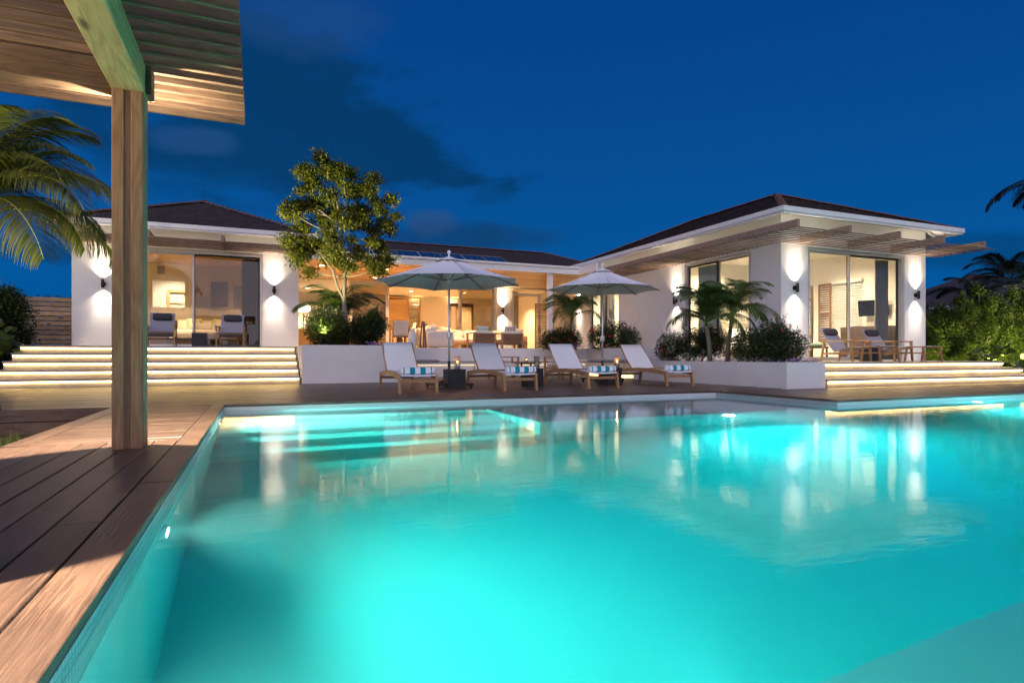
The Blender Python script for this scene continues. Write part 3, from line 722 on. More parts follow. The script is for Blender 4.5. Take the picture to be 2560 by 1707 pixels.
# soffit light strips
def soffit_strip(house, pts, axis, c, z):
    for a in pts:
        mb = MB().box(a, a+.95, c-.008, c+.008, z-.014, z) if axis == 'x' else MB().box(c-.008, c+.008, a, a+.95, z-.014, z)
        part('light_strip', mb, M_ledsoft, house)
soffit_strip(lh, (-4.6, -3.4, -2.2, -1.0, .2), 'x', 18.86, 4.095)

# ---- right house
rh = thing('house_wing', 'right white stucco house wing with dark hipped roof and slatted trellis eaves', 'house')
HX, HX1, HY = 12.0, 17.5, 11.2
w = MB()
w.box(HX, 12.92, HY, HY+.2, 0, 4.14).box(16.6, HX1, HY, HY+.2, 0, 4.14).box(12.92, 16.6, HY, HY+.2, 3.38, 4.14)
w.box(HX, HX+.2, HY+.2, 12.2, 0, 4.14).box(HX, HX+.2, 14.85, 18.45, 0, 4.14).box(HX, HX+.2, 20.6, 23.8, 0, 4.14).box(HX, HX+.2, 12.2, 14.85, 3.38, 4.14).box(HX, HX+.2, 18.45, 20.6, 3.38, 4.14)
w.box(HX1-.2, HX1, HY+.2, 21, 0, 3.98)
part('wall', w, M_stucco, rh)
part('room_wall', MB().box(HX+.2, HX1-.2, 16.6, 16.8, RZ, 3.9).box(HX1-.22, HX1-.2, HY+.2, 12.9, RZ, 3.9).box(HX1-.22, HX1-.2, 12.9, 14.0, RZ, 1.4).box(HX1-.22, HX1-.2, 12.9, 14.0, 3.0, 3.9).box(HX1-.22, HX1-.2, 14.0, 16.6, RZ, 3.9)
     .box(HX+.2, HX1-.2, 21, 21.2, RZ, 3.9).box(HX1-.22, HX1-.2, 16.8, 21, RZ, 3.9), M_innerw, rh)
part('ceiling', MB().box(HX+.2, HX1-.2, HY+.2, 21, 3.82, 3.88), M_innerw, rh)
part('room_floor', MB().box(HX+.2, HX1-.2, HY, 21, .2, RZ+.004), M_innerf, rh)
hip_roof(rh, 11.38, 18.0, 10.55, 21.1, 4.07, .43, 'FL')
eave(rh, 11.38, 18.0, 10.55, 21.1, 4.11, HX, HX1, HY, 21, 4, 'FLR')
window(rh, 'x', HY+.08, [(12.99, 14.55, .0), (14.52, 16.53, .05)], RZ+.04, 3.31)
window(rh, 'y', HX+.08, [(12.28, 13.55, .05), (13.52, 14.78, .0)], RZ+.04, 3.31)
window(rh, 'y', HX+.08, [(18.52, 19.5, .05), (19.5, 20.53, .0)], TZ+.04, 3.31)
rail = MB()
rail.cbox(10.98, 11.06, 9.8, 18.3, 3.455, 3.63, .004, axis=1)
tr = make_trellis(rh, rail)
for x in (12.66, 14.37, 16.04, 17.72): part('beam', MB().cbox(x-.035, x+.035, 9.8, 11.19, 3.455, 3.63, .004, axis=1), M_weathy, tr)
s1 = slat_mesh(7.2); s2 = slat_mesh(1.29)
for i in range(10): link('slat', s1, tr, (10.72, 9.71+.158*i, 3.42))
for i in range(10, 54): link('slat', s2, tr, (10.70, 9.71+.158*i, 3.42))
soffit_strip(rh, (11.6, 12.8, 14.0, 15.2, 16.4), 'x', 10.61, 4.005)
soffit_strip(rh, (10.8, 12.0, 13.2, 14.4, 15.6, 16.8, 18.0, 19.2), 'y', 11.44, 4.005)

# ---- middle building: flat canopy in front, hipped roof behind
mh = thing('house_wing', 'middle house with open living terrace, white canopy edge and solar panels', 'house')
part('canopy_fascia', MB().box(1.17, 10.35, 18.5, 18.56, 3.44, 3.69).box(10.35, 10.41, 17.3, 18.56, 3.44, 3.69).box(1.17, 10.35, 18.44, 18.499, 3.64, 3.70), M_white, mh)
part('canopy_roof', MB().box(1.17, 11.9, 18.56, 28.5, 3.50, 3.66), M_white, mh)
cmesh = MB().cbox(0, 10.8, 0, .135, 0, .018, .003).mesh('ceiling_board', M_ceil)
for i in range(34): link('ceiling_board', cmesh, mh, (1.18, 18.57+.14*i, 3.478))
part('ceiling', MB().box(1.18, 11.98, 23.4, 28.4, 3.44, 3.49), M_inner, mh)
part('column', MB().box(9.25, 9.41, 18.62, 18.78, TZ, 3.47), M_white, mh)
part('column', MB().box(9.26, 9.98, 23.5, 23.8, TZ, 3.47), M_stucco, mh)
part('room_wall', MB().box(1.0, 5.6, 28.2, 28.4, TZ, 3.5).box(7.12, 12.0, 28.2, 28.4, TZ, 3.5).box(5.6, 7.12, 28.2, 28.4, 3.3, 3.5).box(5.6, 7.12, 28.42, 28.5, TZ, 3.5).box(11.8, 12, 23.8, 28.2, TZ, 3.5), M_inner, mh)
part('room_floor', MB().box(1.0, 11.9, 18.9, 28.2, TZ-.001, TZ+.006), M_innerf, mh)
mroof = hip_roof(mh, .6, 17.2, 21.6, 30.5, 3.66, .41, 'F', exp=.17)
# sliding doors of the middle house
window(mh, 'x', 23.5, [(3.3, 4.66, 0)], TZ+.03, 3.36, glass=(M_screenmesh,), fr=.07)
window(mh, 'x', 23.5, [(7.66, 9.1, 0)], TZ+.03, 3.36, glass=(M_screenmesh,), fr=.07)
window(mh, 'x', 23.5, [(9.98, 11.2, 0)], TZ+.03, 3.2, glass=(M_glass,), fr=.07)
# oak entrance door with boards and louvred sidelight
dr = part('door', MB().box(5.6, 6.5, 28.06, 28.09, TZ, 3.25).box(5.55, 5.63, 28.0, 28.12, TZ, 3.3).box(6.5, 6.58, 28.0, 28.12, TZ, 3.3).box(7.08, 7.16, 28.0, 28.12, TZ, 3.3).box(5.55, 7.16, 28.0, 28.12, 3.301, 3.37), M_oak, mh)
bm = MB().cbox(0, .86, 0, .02, 0, .235, .006).mesh('door_board', M_oak)
for i in range(10): link('door_board', bm, dr, (5.635, 28.035, TZ+.01+.242*i))
bl = MB().box(0, .49, 0, .05, 0, .012).mesh('louvre', M_innerw)
for i in range(22): link('louvre', bl, dr, (6.585, 28.2, TZ+.1+.1*i), (R(35), 0, 0))
# louvred timber screen beside the column
ls = thing('louvre_screen', 'slatted timber screen between white column and painting window', 'screen', (10.6, 22.6, TZ))
part('frame', MB().box(0, .04, 0, .05, 0, 1.95).box(.8, .84, 0, .05, 0, 1.95).box(.04, .8, 0, .05, 1.9, 1.95), M_teakz, ls)
lm = MB().cbox(0, .76, 0, .02, 0, .062, .003).mesh('slat', M_cedar)
for i in range(22): link('slat', lm, ls, (.04, .01, .03+.085*i))
# solar panels
pm = MB().box(0, .93, 0, 1.18, 0, .03).mesh('panel', M_solar)
fmm = MB().box(-.012, .942, -.012, 0, -.01, .036).box(-.012, .942, 1.18, 1.192, -.01, .036).box(-.012, 0, 0, 1.18, -.01, .036).box(.93, .942, 0, 1.18, -.01, .036).mesh('panel_frame', M_frame)
rowm = MB().box(.30, .303, .01, 1.17, .0305, .0325).box(.62, .623, .01, 1.17, .0305, .0325).mesh('busbar', M_frame)
WHERE = ['nearest the tree', 'second from the tree', 'third from the tree', 'just left of the umbrella finial', 'behind the first umbrella top', 'second from the right end', 'rightmost of the row']
for i, x in enumerate((3.15, 4.13, 5.0, 5.98, 6.85, 7.83, 8.7)):
    t_ = thing('solar_panel', f'dark blue solar panel tilted on the middle roof, {WHERE[i]}', 'solar panel', (x, 22.95, 4.36), 0, 'solar panels in a row on the middle roof')
    for nm, me in (('panel', pm), ('panel_frame', fmm), ('busbar', rowm)): link(nm, me, t_, rot=(R(22.3), 0, 0))
# roof vents
for i, (x, y) in enumerate(((10.9, 22.4), (11.9, 22.8))):
    v = part('vent_pipe', MB().tube([(0, 0, 0), (0, 0, .5)], .03, 8), M_white, None, (x, y, 3.8+.0)); tag(v, ('tall' if i == 0 else 'short')+' thin white vent pipe on the middle roof near the right eaves', 'vent pipe')

# ---- sconces
sconce('wall light left of the post on the left house wall', (-3.84, LY-.002, 2.56), 0)
sconce('wall light on the left house wall beside the sliding door, near the tree', (.47, LY-.002, 2.56), 0)
sconce('wall light on the right house front, left of its sliding door', (12.45, HY-.002, 2.31), 0)
sconce('wall light at the far right end of the right house front', (17.05, HY-.002, 2.31), 0)
sconce('wall light on the side wall of the right house above the fan palms', (HX-.002, 15.25, 2.31), R(-90))
sconce('wall light on the side wall of the right house behind the small palm', (HX-.002, 21.4, 2.68), R(-90))
sconce('wall light on the white column of the middle terrace', (9.5, 23.498, 2.5), 0)

# ---- interior lamps
def downlight(label, x, y, z, e, r_=.07, spot=120, colr=WARM):
    t_ = thing('downlight', label, 'ceiling light', (x, y, z), 0, 'round ceiling downlights')
    part('trim', MB().lathe([(r_, 0), (r_+.025, -.006), (r_+.03, 0)], 18, cap=False), M_white, t_)
    part('lens', MB().lathe([(0, -.004), (r_, -.003)], 18, cap=False), M_bulb, t_)
    lamp('lamp_light', 'SPOT', (0, 0, -.02), e*4.0, colr, t_, .05, to=(0, 0, -1), spot=spot, blend=.8)
downlight('canopy downlight left of the tree trunk', 1.9, 20.0, 3.476, 200, colr=AMB)
downlight('canopy downlight just left of the first umbrella', 3.95, 20.05, 3.476, 200, colr=AMB)
downlight('canopy downlight deeper in, above the dining table', 4.0, 22.4, 3.476, 200, colr=AMB)
downlight('kitchen ceiling downlight at far left', 1.93, 26.5, 3.43, 330)
downlight('canopy downlight above the wooden armchairs', 7.2, 20.2, 3.476, 200, colr=AMB)
downlight('living room downlight in front of the oak door', 6.2, 26.0, 3.43, 480, colr=AMB)
downlight('living room downlight above the dark cabinet', 8.6, 25.8, 3.43, 380, colr=AMB)
downlight('painting room downlight behind the striped picture', 10.9, 25.6, 3.43, 200)
downlight('left bedroom downlight above the foot of the bed', -2.3, 21.4, 3.83, 170, spot=140)
downlight('left bedroom downlight near the dark curtain', -.3, 22.4, 3.83, 90, spot=140)
downlight('bathroom downlight beyond the bed partition', -2.9, 25.3, 3.83, 90, spot=150, colr=(1, .92, .78))
downlight('right bedroom downlight above the bench', 14.2, 13.0, 3.81, 330, spot=150, colr=(1, .80, .52))
downlight('right bedroom downlight near the television', 15.9, 13.1, 3.81, 150, spot=150, colr=(1, .80, .52))
downlight('right bedroom downlight above the bed pillows', 14.4, 15.6, 3.81, 240, spot=150, colr=(1, .80, .52))
downlight('rear bedroom downlight behind the pale curtain', 13.6, 19.2, 3.81, 340, spot=150, colr=(1, .84, .58))
# wedge wall lamps in the living room
def wedge(label, x, y, z):
    t_ = thing('wedge_wall_lamp', label, 'wall light', (x, y, z), 0, 'wedge shaped uplights on the orange wall')
    part('shade', MB().hexa([(-.03, 0, -.16), (.03, 0, -.16), (.03, 0, -.155), (-.03, 0, -.155), (-.13, -.13, 0), (.13, -.13, 0), (.13, 0, 0), (-.13, 0, 0)]), M_inner, t_)
    part('lens', MB().box(-.11, .11, -.11, -.01, .002, .008), M_bulb, t_)
    lamp('lamp_light', 'SPOT', (0, -.1, .05), 30, AMB, t_, .04, to=(0, 0, 1), spot=130, blend=.9)
wedge('wedge uplight above the oak door', 6.95, 28.19, 3.02); wedge('wedge uplight right of the umbrella pole', 8.75, 28.19, 3.02)
# kitchen pendants
for i, (x, y) in enumerate(((1.75, 25.6), (2.75, 25.6))):
    t_ = thing('pendant_lamp', 'white drum pendant over the kitchen counter, '+('by the left house corner' if i == 0 else 'partly behind the shrub'), 'pendant lamp', (x, y, 2.5), 0, 'white drum pendants in the kitchen')
    part('shade', MB().lathe([(.24, -.13), (.24, .13)], 24, cap=False), M_shade, t_); part('cord', MB().tube([(0, 0, .12), (0, 0, .94)], .006, 6), M_white, t_)
kc = thing('kitchen_counter', 'pale kitchen counter and cupboards behind the pendant lamps', 'counter', (1.2, 26.4, TZ))
part('worktop', MB().box(0, 2.6, -.7, 0, .86, .9), M_white, kc); part('cupboard', MB().box(0, 2.6, -.66, -.02, 0, .859), M_oak, kc)
for i in range(4): part('cupboard_door', MB().box(.03+.65*i, .64+.65*i, 1.4, 1.44, 1.0, 2.1), M_innerw, kc)

# ================================================================== FURNITURE
# ---- pool loungers
def make_lounger():
    t_ = thing('sun_lounger', '', 'sun lounger', (0, 0, 0), 0, 'teak and white mesh loungers on the deck')
    w2 = .30
    for s_ in (-1, 1):
        part('leg', MB().beam((s_*w2, .04, 0), (s_*w2, .09, .30), .038, .055, up=(0, 1, 0), w1=.042, h1=.075), M_teakz, t_)
        part('leg', MB().beam((s_*w2, 2.07, 0), (s_*w2, 2.01, .29), .038, .055, up=(0, 1, 0), w1=.042, h1=.07), M_teakz, t_)
        mb = MB(); n = 12; pr = None
        for i in range(n+1):
            u = i/n; y = .06+1.97*u; z = .262+.055*math.sin(PI*min(1, u*1.02))
            p = Vector((s_*w2, y, z))
            if pr is not None: mb.beam(pr, p+(p-pr)*.02, .04, .075)
            pr = p
        part('side_rail', mb, M_teak, t_)
    part('stretcher', MB().box(-w2+.02, w2-.02, .09, .115, .175, .225), M_teak, t_)
    part('stretcher', MB().box(-w2+.02, w2-.02, 1.98, 2.005, .175, .225), M_teak, t_)
    seat = [[(x, y, z) for x in (-.275, 0, .275)] for y, z in ((.03, .282), (.045, .302), (.3, .298), (.7, .29), (1.1, .305), (1.42, .318))]
    for r_ in seat: r_[1] = (0, r_[1][1], r_[1][2]-.012)
    part('seat_sling', MB().sheet(seat), M_fabw, t_)
    B0 = Vector((0, 1.42, .33)); B1 = Vector((0, 1.96, .845))
    bk = MB()
    for s_ in (-1, 1): bk.tube([B0+Vector((s_*.285, 0, 0)), B0.lerp(B1, .5)+Vector((s_*.282, .02, -.01)), B1+Vector((s_*.275, .0, 0))], .016, 8)
    bk.tube([B1+Vector((-.275, .005, -.005)), B1+Vector((.275, .005, -.005))], .012, 8)
    part('back_frame', bk, M_teak, t_)
    rows_ = []
    for i in range(7):
        u = i/6; p = B0.lerp(B1, u); sag = -.018*math.sin(PI*u)
        rows_.append([(x*(1-.03*u), p.y-sag*.6-(.012 if x == 0 else 0)+.0, p.z+sag*.4+.012) for x in (-.28, -.14, 0, .14, .28)])
    rows_.append([(x, B1.y+.012, B1.z+.0) for x in (-.27, -.13, 0, .13, .27)])
    part('back_sling', MB().sheet(rows_), M_fabw, t_)
    part('back_strut', MB().tube([(.22, 1.72, .6), (.22, 1.95, .26)], .008, 6).tube([(-.22, 1.72, .6), (-.22, 1.95, .26)], .008, 6), M_chrome, t_)
    part('cross_bar', MB().tube([(-.27, .5, .27), (0, .5, .23), (.27, .5, .27)], .008, 6).tube([(-.27, 1.0, .28), (0, 1.0, .24), (.27, 1.0, .28)], .008, 6), M_chrome, t_)
    return t_
lp = make_lounger()
LN = [(2.37, 9.40, -2.2, 'white mesh lounger nearest the tall planter, leftmost of four'), (4.18, 9.46, -.6, 'white mesh lounger between the first and second black cubes'),
      (5.88, 9.54, -3, 'white mesh lounger between the second and third black cubes'), (7.69, 9.63, -4.2, 'white mesh lounger nearest the low planter, rightmost of four')]
TW = ['leftmost lounger', 'second lounger from the left', 'third lounger from the left', 'rightmost lounger']
for i, (x, y, a, lb) in enumerate(LN):
    o = lp if i == 0 else copy_tree(lp)
    o.location = (x, y, 0); o.rotation_euler = (0, 0, R(a)); o['label'] = lb
    tw = thing('rolled_towel', f'rolled teal and white striped towel on the {TW[i]}', 'towel', (x+.03+(.06 if i else 0), y+.24, .3+.058), R(a), 'striped towels on the loungers')
    if i == 0:
        mb = MB(); n = 22; prof = []
        for k in range(9):
            u = -.27+.54*k/8; prof.append(u)
        rings = []
        for u in [-.275, -.268]+[-.25+.5*k/8 for k in range(9)]+[.268, .275]:
            r0 = .040 if abs(u) > .27 else (.052 if abs(u) > .26 else .058)
            rings.append(mb.add([(u, r0*math.cos(2*PI*k/n)*1.05, r0*math.sin(2*PI*k/n)*.97) for k in range(n)]))
        for a_, b_ in zip(rings, rings[1:]):
            for k in range(n): mb.face((a_+k, a_+(k+1) % n, b_+(k+1) % n, b_+k), 0, True)
        mb.face(tuple(rings[0]+n-1-k for k in range(n))); mb.face(tuple(rings[-1]+k for k in range(n)))
        tm = mb.mesh('roll', M_towel)
        sp_ = MB()
        for sx in (-.277, .277):
            pts = [(sx, math.cos(a_)*r_, math.sin(a_)*r_) for a_, r_ in [(k*.5, .006+.0014*k) for k in range(30)]]
            sp_.tube(pts, .0026, 5)
        spm = sp_.mesh('spiral_end', M_fabw)
        flap = MB().sheet([[(x_, -.02, .057) for x_ in (-.27, .27)], [(x_, -.05, .045) for x_ in (-.27, .27)], [(x_, -.064, .0) for x_ in (-.27, .27)], [(x_, -.062, -.035) for x_ in (-.27, .27)]]).mesh('flap', M_towel)
    link('roll', tm, tw); link('spiral_end', spm, tw); link('flap', flap, tw)

# ---- black side cubes
def cube_table(label, x, y, z, s_=.33, h=.36, rz=0, grp='black cube side tables'):
    t_ = thing('cube_table', label, 'side table', (x, y, z), rz, grp)
    part('body', MB().cbox(-s_/2, s_/2, -s_/2, s_/2, 0, h-.022, .008, axis=2), M_black, t_)
    part('top', MB().cbox(-s_/2-.004, s_/2+.004, -s_/2-.004, s_/2+.004, h-.02, h, .006, axis=2), M_black, t_)
cube_table('black cube table beside the leftmost lounger under the first umbrella', 3.31, 10.52, 0)
cube_table('black cube table between the second and third loungers', 4.98, 10.75, 0)
cube_table('black cube table under the second umbrella beside the rightmost lounger', 6.80, 10.82, 0, .36)
cube_table('low black cube table between the two chairs on the left terrace', -1.28, 16.4, TZ, .32, .33)
cube_table('black cube table between the two chairs on the right patio', 14.08, 10.35, RZ, .36, .34)

# ---- lanterns with lattice
def lantern(label, x, y, z, r_=.052, h=.235, on=True):
    t_ = thing('lantern', label, 'candle lantern', (x, y, z), 0, 'round lattice candle lanterns')
    mb = MB(); n = 9; turns = .55
    for s_ in (-1, 1):
        for k in range(n):
            pts = []
            for j in range(9):
                u = j/8; a_ = 2*PI*k/n+s_*turns*2*PI*u
                pts.append((r_*math.cos(a_), r_*math.sin(a_), .01+(h-.02)*u))
            mb.tube(pts, .0042, 4, cap=False)
    part('lattice', mb, plain('lattice_wood', (.22, .15, .1), .5) if 'lattice_wood' not in bpy.data.materials else bpy.data.materials['lattice_wood'], t_)
    part('ring', MB().lathe([(r_-.006, 0), (r_+.006, 0), (r_+.006, .012), (r_-.006, .012)], 24).lathe([(r_-.004, h-.012), (r_+.006, h-.012), (r_+.006, h), (r_-.004, h)], 24, cap=False), bpy.data.materials['lattice_wood'], t_)
    part('candle', MB().lathe([(.028, .012), (.028, h*.5)], 14), M_fabw, t_)
    if on:
        part('flame', MB().lathe([(.0, h*.5), (.007, h*.5+.012), (.005, h*.5+.028), (0, h*.5+.042)], 8, cap=False), M_flame, t_)
        lamp('lamp_light', 'POINT', (0, 0, h*.5+.05), 1.3, (1, .5, .18), t_, .012)
lantern('lit lattice lantern on the black cube beside the first umbrella pole', 3.36, 10.5, .36)
lantern('unlit grey lattice lantern on the black cube between second and third loungers', 5.06, 10.72, .36, on=False)
lantern('dim lattice lantern on the black cube beside the second umbrella pole', 6.96, 10.8, .36)
lantern('small glowing candle holder on the low table in the sunken seating area', 6.72, 14.9, .42, .045, .14)

# ---- umbrellas
def umbrella(label, x, y, rim, top, Rr, rot, lean=0):
    t_ = thing('patio_umbrella', label, 'umbrella', (x, y, 0), 0, 'white market umbrellas over the loungers')
    part('base', MB().cbox(-.36, .36, -.36, .36, .055, .10, .01, axis=2).lathe([(.2, .10), (.17, .14), (.05, .155)], 16, cap=True), M_black, t_)
    for dx, dy in ((-.33, -.3), (.33, -.3), (.33, .3), (-.33, .3)):
        c_ = part('caster', MB().tube([(dx-.012, dy, .028), (dx+.012, dy, .028)], .028, 12).box(dx-.02, dx+.02, dy-.01, dy+.01, .03, .055), M_black, t_)
    part('socket', MB().tube([(0, 0, .10), (0, 0, .50)], .027, 12), M_black, t_)
    part('pole', MB().tube([(0, 0, .50), (0, 0, rim-.02)], .019, 14).tube([(0, 0, rim-.02), (0, 0, top-.1)], .016, 12), M_chrome, t_)
    ck_ = part('crank_box', MB().cushion(-.038, .038, -.05, .038, .93, 1.06), M_chrome, t_)
    part('crank_handle', MB().tube([(0, -.05, 1.0), (0, -.09, 1.0), (.05, -.09, 1.035), (.085, -.09, 1.06)], .006, 6).tube([(.085, -.09, 1.06), (.085, -.13, 1.06)], .01, 8), M_black, ck_)
    part('hub', MB().lathe([(.022, 0), (.05, .02), (.05, .05), (.03, .075), (.03, .1)], 14, (0, 0, rim+.0)), M_chrome, t_)
    part('finial', MB().lathe([(.015, 0), (.022, .012), (.014, .03), (.03, .05), (.042, .08), (.03, .11), (.0, .122)], 14, (0, 0, top-.12)), M_chrome, t_)
    apex = top-.14; n = 8
    vt = [Vector((Rr*math.cos(R(rot+45*k)), Rr*math.sin(R(rot+45*k)), rim)) for k in range(n)]
    can = MB(); vr = .20
    def prof(u): return rim+(apex-rim)*(1-u)**1.12*1.0 if u <= 1 else rim
    for k in range(n):
        a_, b_ = vt[k], vt[(k+1) % n]
        rws = []
        for j in range(9):
            u = .12+(1-.12)*j/8; rr = []
            for i in range(7):
                v_ = i/6; p = a_.lerp(b_, v_)
                dip = math.sin(PI*v_)
                q_ = Vector((p.x*u*(1+.0*dip), p.y*u, prof(u)-.035*dip*math.sin(PI*min(1, u))-.0*dip))
                if j == 8: q_ = Vector((p.x*(1-.045*dip), p.y*(1-.045*dip), rim+.012*dip))
                rr.append(q_)
            rws.append(rr)
        can.sheet(rws)
    part('canopy', can, M_canvas, t_)
    vn = MB()
    for k in range(n):
        a_, b_ = vt[k]*.17, vt[(k+1) % n]*.17
        rws = []
        for j in range(4):
            u = j/3; rws.append([Vector((a_.lerp(b_, v_/2).x*u*1.18+.0, a_.lerp(b_, v_/2).y*u*1.18, apex+.03-.105*u)) for v_ in range(3)])
        vn.sheet(rws)
    part('vent_cap', vn, M_canvas, t_)
    rm_ = plain('umbrella_rib', (.2, .2, .19), .4) if 'umbrella_rib' not in bpy.data.materials else bpy.data.materials['umbrella_rib']
    for k in range(n):
        v_ = vt[k]
        part('rib', MB().beam(Vector((0, 0, apex-.05)), Vector((v_.x*.985, v_.y*.985, rim-.012)), .012, .018), rm_, t_)
        m2 = Vector((v_.x*.5, v_.y*.5, prof(.5)-.03))
        part('strut', MB().beam(Vector((0, 0, rim+.03)), m2, .01, .014), rm_, t_)
    return t_
umbrella('large white umbrella over the leftmost lounger, its pole beside a lit lantern', 3.31, 10.85, 1.965, 2.58, 1.40, -4)
umbrella('white umbrella further back between the third and fourth loungers', 7.25, 11.85, 2.10, 2.72, 1.31, 20)

# ---- terrace lounge chairs
def make_chair():
    t_ = thing('lounge_chair', '', 'lounge chair', (0, 0, 0), 0, 'low teak lounge chairs with charcoal headrests')
    w2 = .30
    for s_ in (-1, 1):
        x = s_*w2
        part('leg', MB().beam((x, -.42, 0), (x, -.38, .49), .035, .045, up=(0, 1, 0), h1=.06), M_teakz, t_)
        part('leg', MB().beam((x, .48, 0), (x, .38, .47), .035, .045, up=(0, 1, 0)), M_teakz, t_)
        part('armrest', MB().cbox(x-.028, x+.028, -.42, .42, .478, .51, .006, axis=1), M_teak, t_)
        part('side_rail', MB().beam((x, -.38, .21), (x, .44, .19), .028, .045), M_teak, t_)
    part('stretcher', MB().box(-w2, w2, -.40, -.37, .30, .35), M_teak, t_); part('stretcher', MB().box(-w2, w2, .40, .43, .17, .21), M_teak, t_)
    pr = [(-.44, .335), (-.40, .352), (-.2, .33), (.0, .27), (.12, .24), (.2, .30), (.32, .48), (.46, .68), (.56, .82), (.575, .84)]
    part('sling', MB().sheet([[(x, y, z) for x in (-.265, 0, .265)] for y, z in pr]), M_fabg, t_)
    hd = Matrix.Translation((0, .455, .735)) @ Matrix.Rotation(R(-34), 4, 'X')
    part('headrest', MB().cushion(-.21, .21, -.045, .045, -.09, .09, M=hd), M_headr, t_)
    part('strap', MB().beam((-.12, .535, .80), (-.12, .585, .845), .012, .004).beam((.12, .535, .80), (.12, .585, .845), .012, .004), M_headr, t_)
    return t_
cp = make_chair()
CH = [(-2.12, 16.55, TZ, 3, 'sling chair beside the pergola post on the left terrace'), (-.59, 16.55, TZ, -2, 'sling chair in front of the tinted glass on the left terrace'),
      (13.31, 10.42, RZ, -2, 'sling chair at the left on the right patio'), (14.82, 10.42, RZ, -3, 'sling chair at the right on the right patio')]
for i, (x, y, z, a, lb) in enumerate(CH):
    o = cp if i == 0 else copy_tree(cp)
    o.location = (x, y, z); o.rotation_euler = (0, 0, R(a)); o['label'] = 'low teak '+lb
for i, (x, y) in enumerate(((13.32, 9.56), (14.86, 9.56))):
    t_ = thing('footstool', 'teak footstool with pale sling before the '+('left' if i == 0 else 'right')+' patio chair', 'footstool', (x, y, RZ), R(-2), 'footstools on the right patio')
    for sx in (-1, 1):
        for sy_ in (-1, 1): part('leg', MB().beam((sx*.3, sy_*.25, 0), (sx*.29, sy_*.2, .35), .035, .04, up=(0, 1, 0)), M_teakz, t_)
        part('side_rail', MB().cbox(sx*.3-.02, sx*.3+.02, -.22, .22, .335, .365, .004, axis=1).box(sx*.29-.012, sx*.29+.012, -.2, .2, .19, .22), M_teak, t_)
    part('sling', MB().sheet([[(x_, y_, z_) for x_ in (-.27, 0, .27)] for y_, z_ in ((-.24, .36), (-.2, .372), (0, .355), (.2, .372), (.24, .36))]), M_fabg, t_)

# ---- middle terrace furniture
def armchair(label, x, y, pmat, rz=0):
    t_ = thing('wooden_armchair', label, 'armchair', (x, y, TZ), rz, 'teak armchairs seen from behind')
    for sx in (-1, 1):
        for yy in (0, .66): part('leg', MB().box(sx*.36-.03, sx*.36+.03, yy-.03, yy+.03, 0, .5 if yy else .53), M_teakz, t_)
        part('armrest', MB().box(sx*.36-.045, sx*.36+.045, -.03, .72, .502, .53), M_teak, t_)
    for k in range(2): part('back_board', MB().cbox(-.33, .33, -.022, .0, .17+.175*k, .335+.175*k, .006), M_shutw, t_)
    part('seat_frame', MB().box(-.33, .33, .0, .66, .15, .2), M_teak, t_)
    part('seat_cushion', MB().cushion(-.32, .32, .06, .7, .2, .34), M_cush, t_)
    part('back_cushion', MB().cushion(-.32, .32, .01, .16, .3, .60), M_cush, t_)
    pl = part('throw_pillow', MB().pillow(.44, .32, .12, Matrix.Translation((0, 0, 0)) @ Matrix.Rotation(R(12), 4, 'X')), pmat, None, (x+.02, y+.22, TZ+.60))
    tag(pl, 'small '+('teal' if pmat == M_pat_teal else 'dark brown')+' patterned throw pillow showing above a wooden armchair', 'pillow')
armchair('teak armchair seen from behind with a teal patterned pillow', 6.78, 18.3, M_pat_teal)
armchair('teak armchair seen from behind with a dark patterned pillow', 7.75, 18.3, M_pat_dark)
# long wood sofa behind them
sf = thing('wooden_sofa', 'long teak sofa with cream cushions facing the pool, behind the armchairs', 'sofa', (5.75, 20.4, TZ))
part('frame', MB().box(0, 3.5, 0, .05, .2, .28).box(0, .06, 0, .8, 0, .5).box(3.44, 3.5, 0, .8, 0, .5).box(.06, 3.44, .75, .8, .2, .62), M_teak, sf)
for i in range(4): part('leg', MB().box(.02+1.12*i, .08+1.12*i, .0, .05, 0, .2), M_teakz, sf)
for i in range(3):
    part('seat_cushion', MB().cushion(.07+1.12*i, 1.18+1.12*i, .03, .74, .26, .42), M_cush, sf)
    part('back_cushion', MB().cushion(.07+1.12*i, 1.18+1.12*i, .56, .76, .38, .72), M_cush, sf)
for i, (x, rr) in enumerate(((6.15, 8), (8.72, -10), (8.95, 12))):
    pl = part('throw_pillow', MB().pillow(.45, .42, .15, Matrix.Rotation(R(14), 4, 'X')), M_cush, None, (x, 20.72, TZ+.60), (0, R(rr), 0))
    tag(pl, 'cream throw pillow '+('at the left end of the long teak sofa', 'leaning at the right end of the long teak sofa', 'beside another at the right arm of the long teak sofa')[i], 'pillow')
ws = thing('white_sofa', 'white upholstered sofa seen from its side near the umbrella pole', 'sofa', (4.95, 18.7, TZ))
part('base', MB().cushion(0, .95, 0, 2.0, .06, .42), M_cush, ws); part('armrest', MB().cushion(.02, .93, -.02, .22, .05, .58), M_cush, ws); part('backrest', MB().cushion(-.02, .24, .05, 1.95, .3, .70), M_cush, ws)
part('back_cushion', MB().cushion(.2, .45, .25, 1.0, .4, .78), M_cush, ws)
# low terrace table
ct = thing('coffee_table', 'low teak coffee table between the armchairs and the sofa', 'table', (7.1, 19.4, TZ))
part('top', MB().cbox(-.5, .5, -.3, .3, .3, .34, .006), M_teak, ct)
for sx in (-.45, .45):
    for sy_ in (-.25, .25): part('leg', MB().box(sx-.025, sx+.025, sy_-.025, sy_+.025, 0, .3), M_teakz, ct)
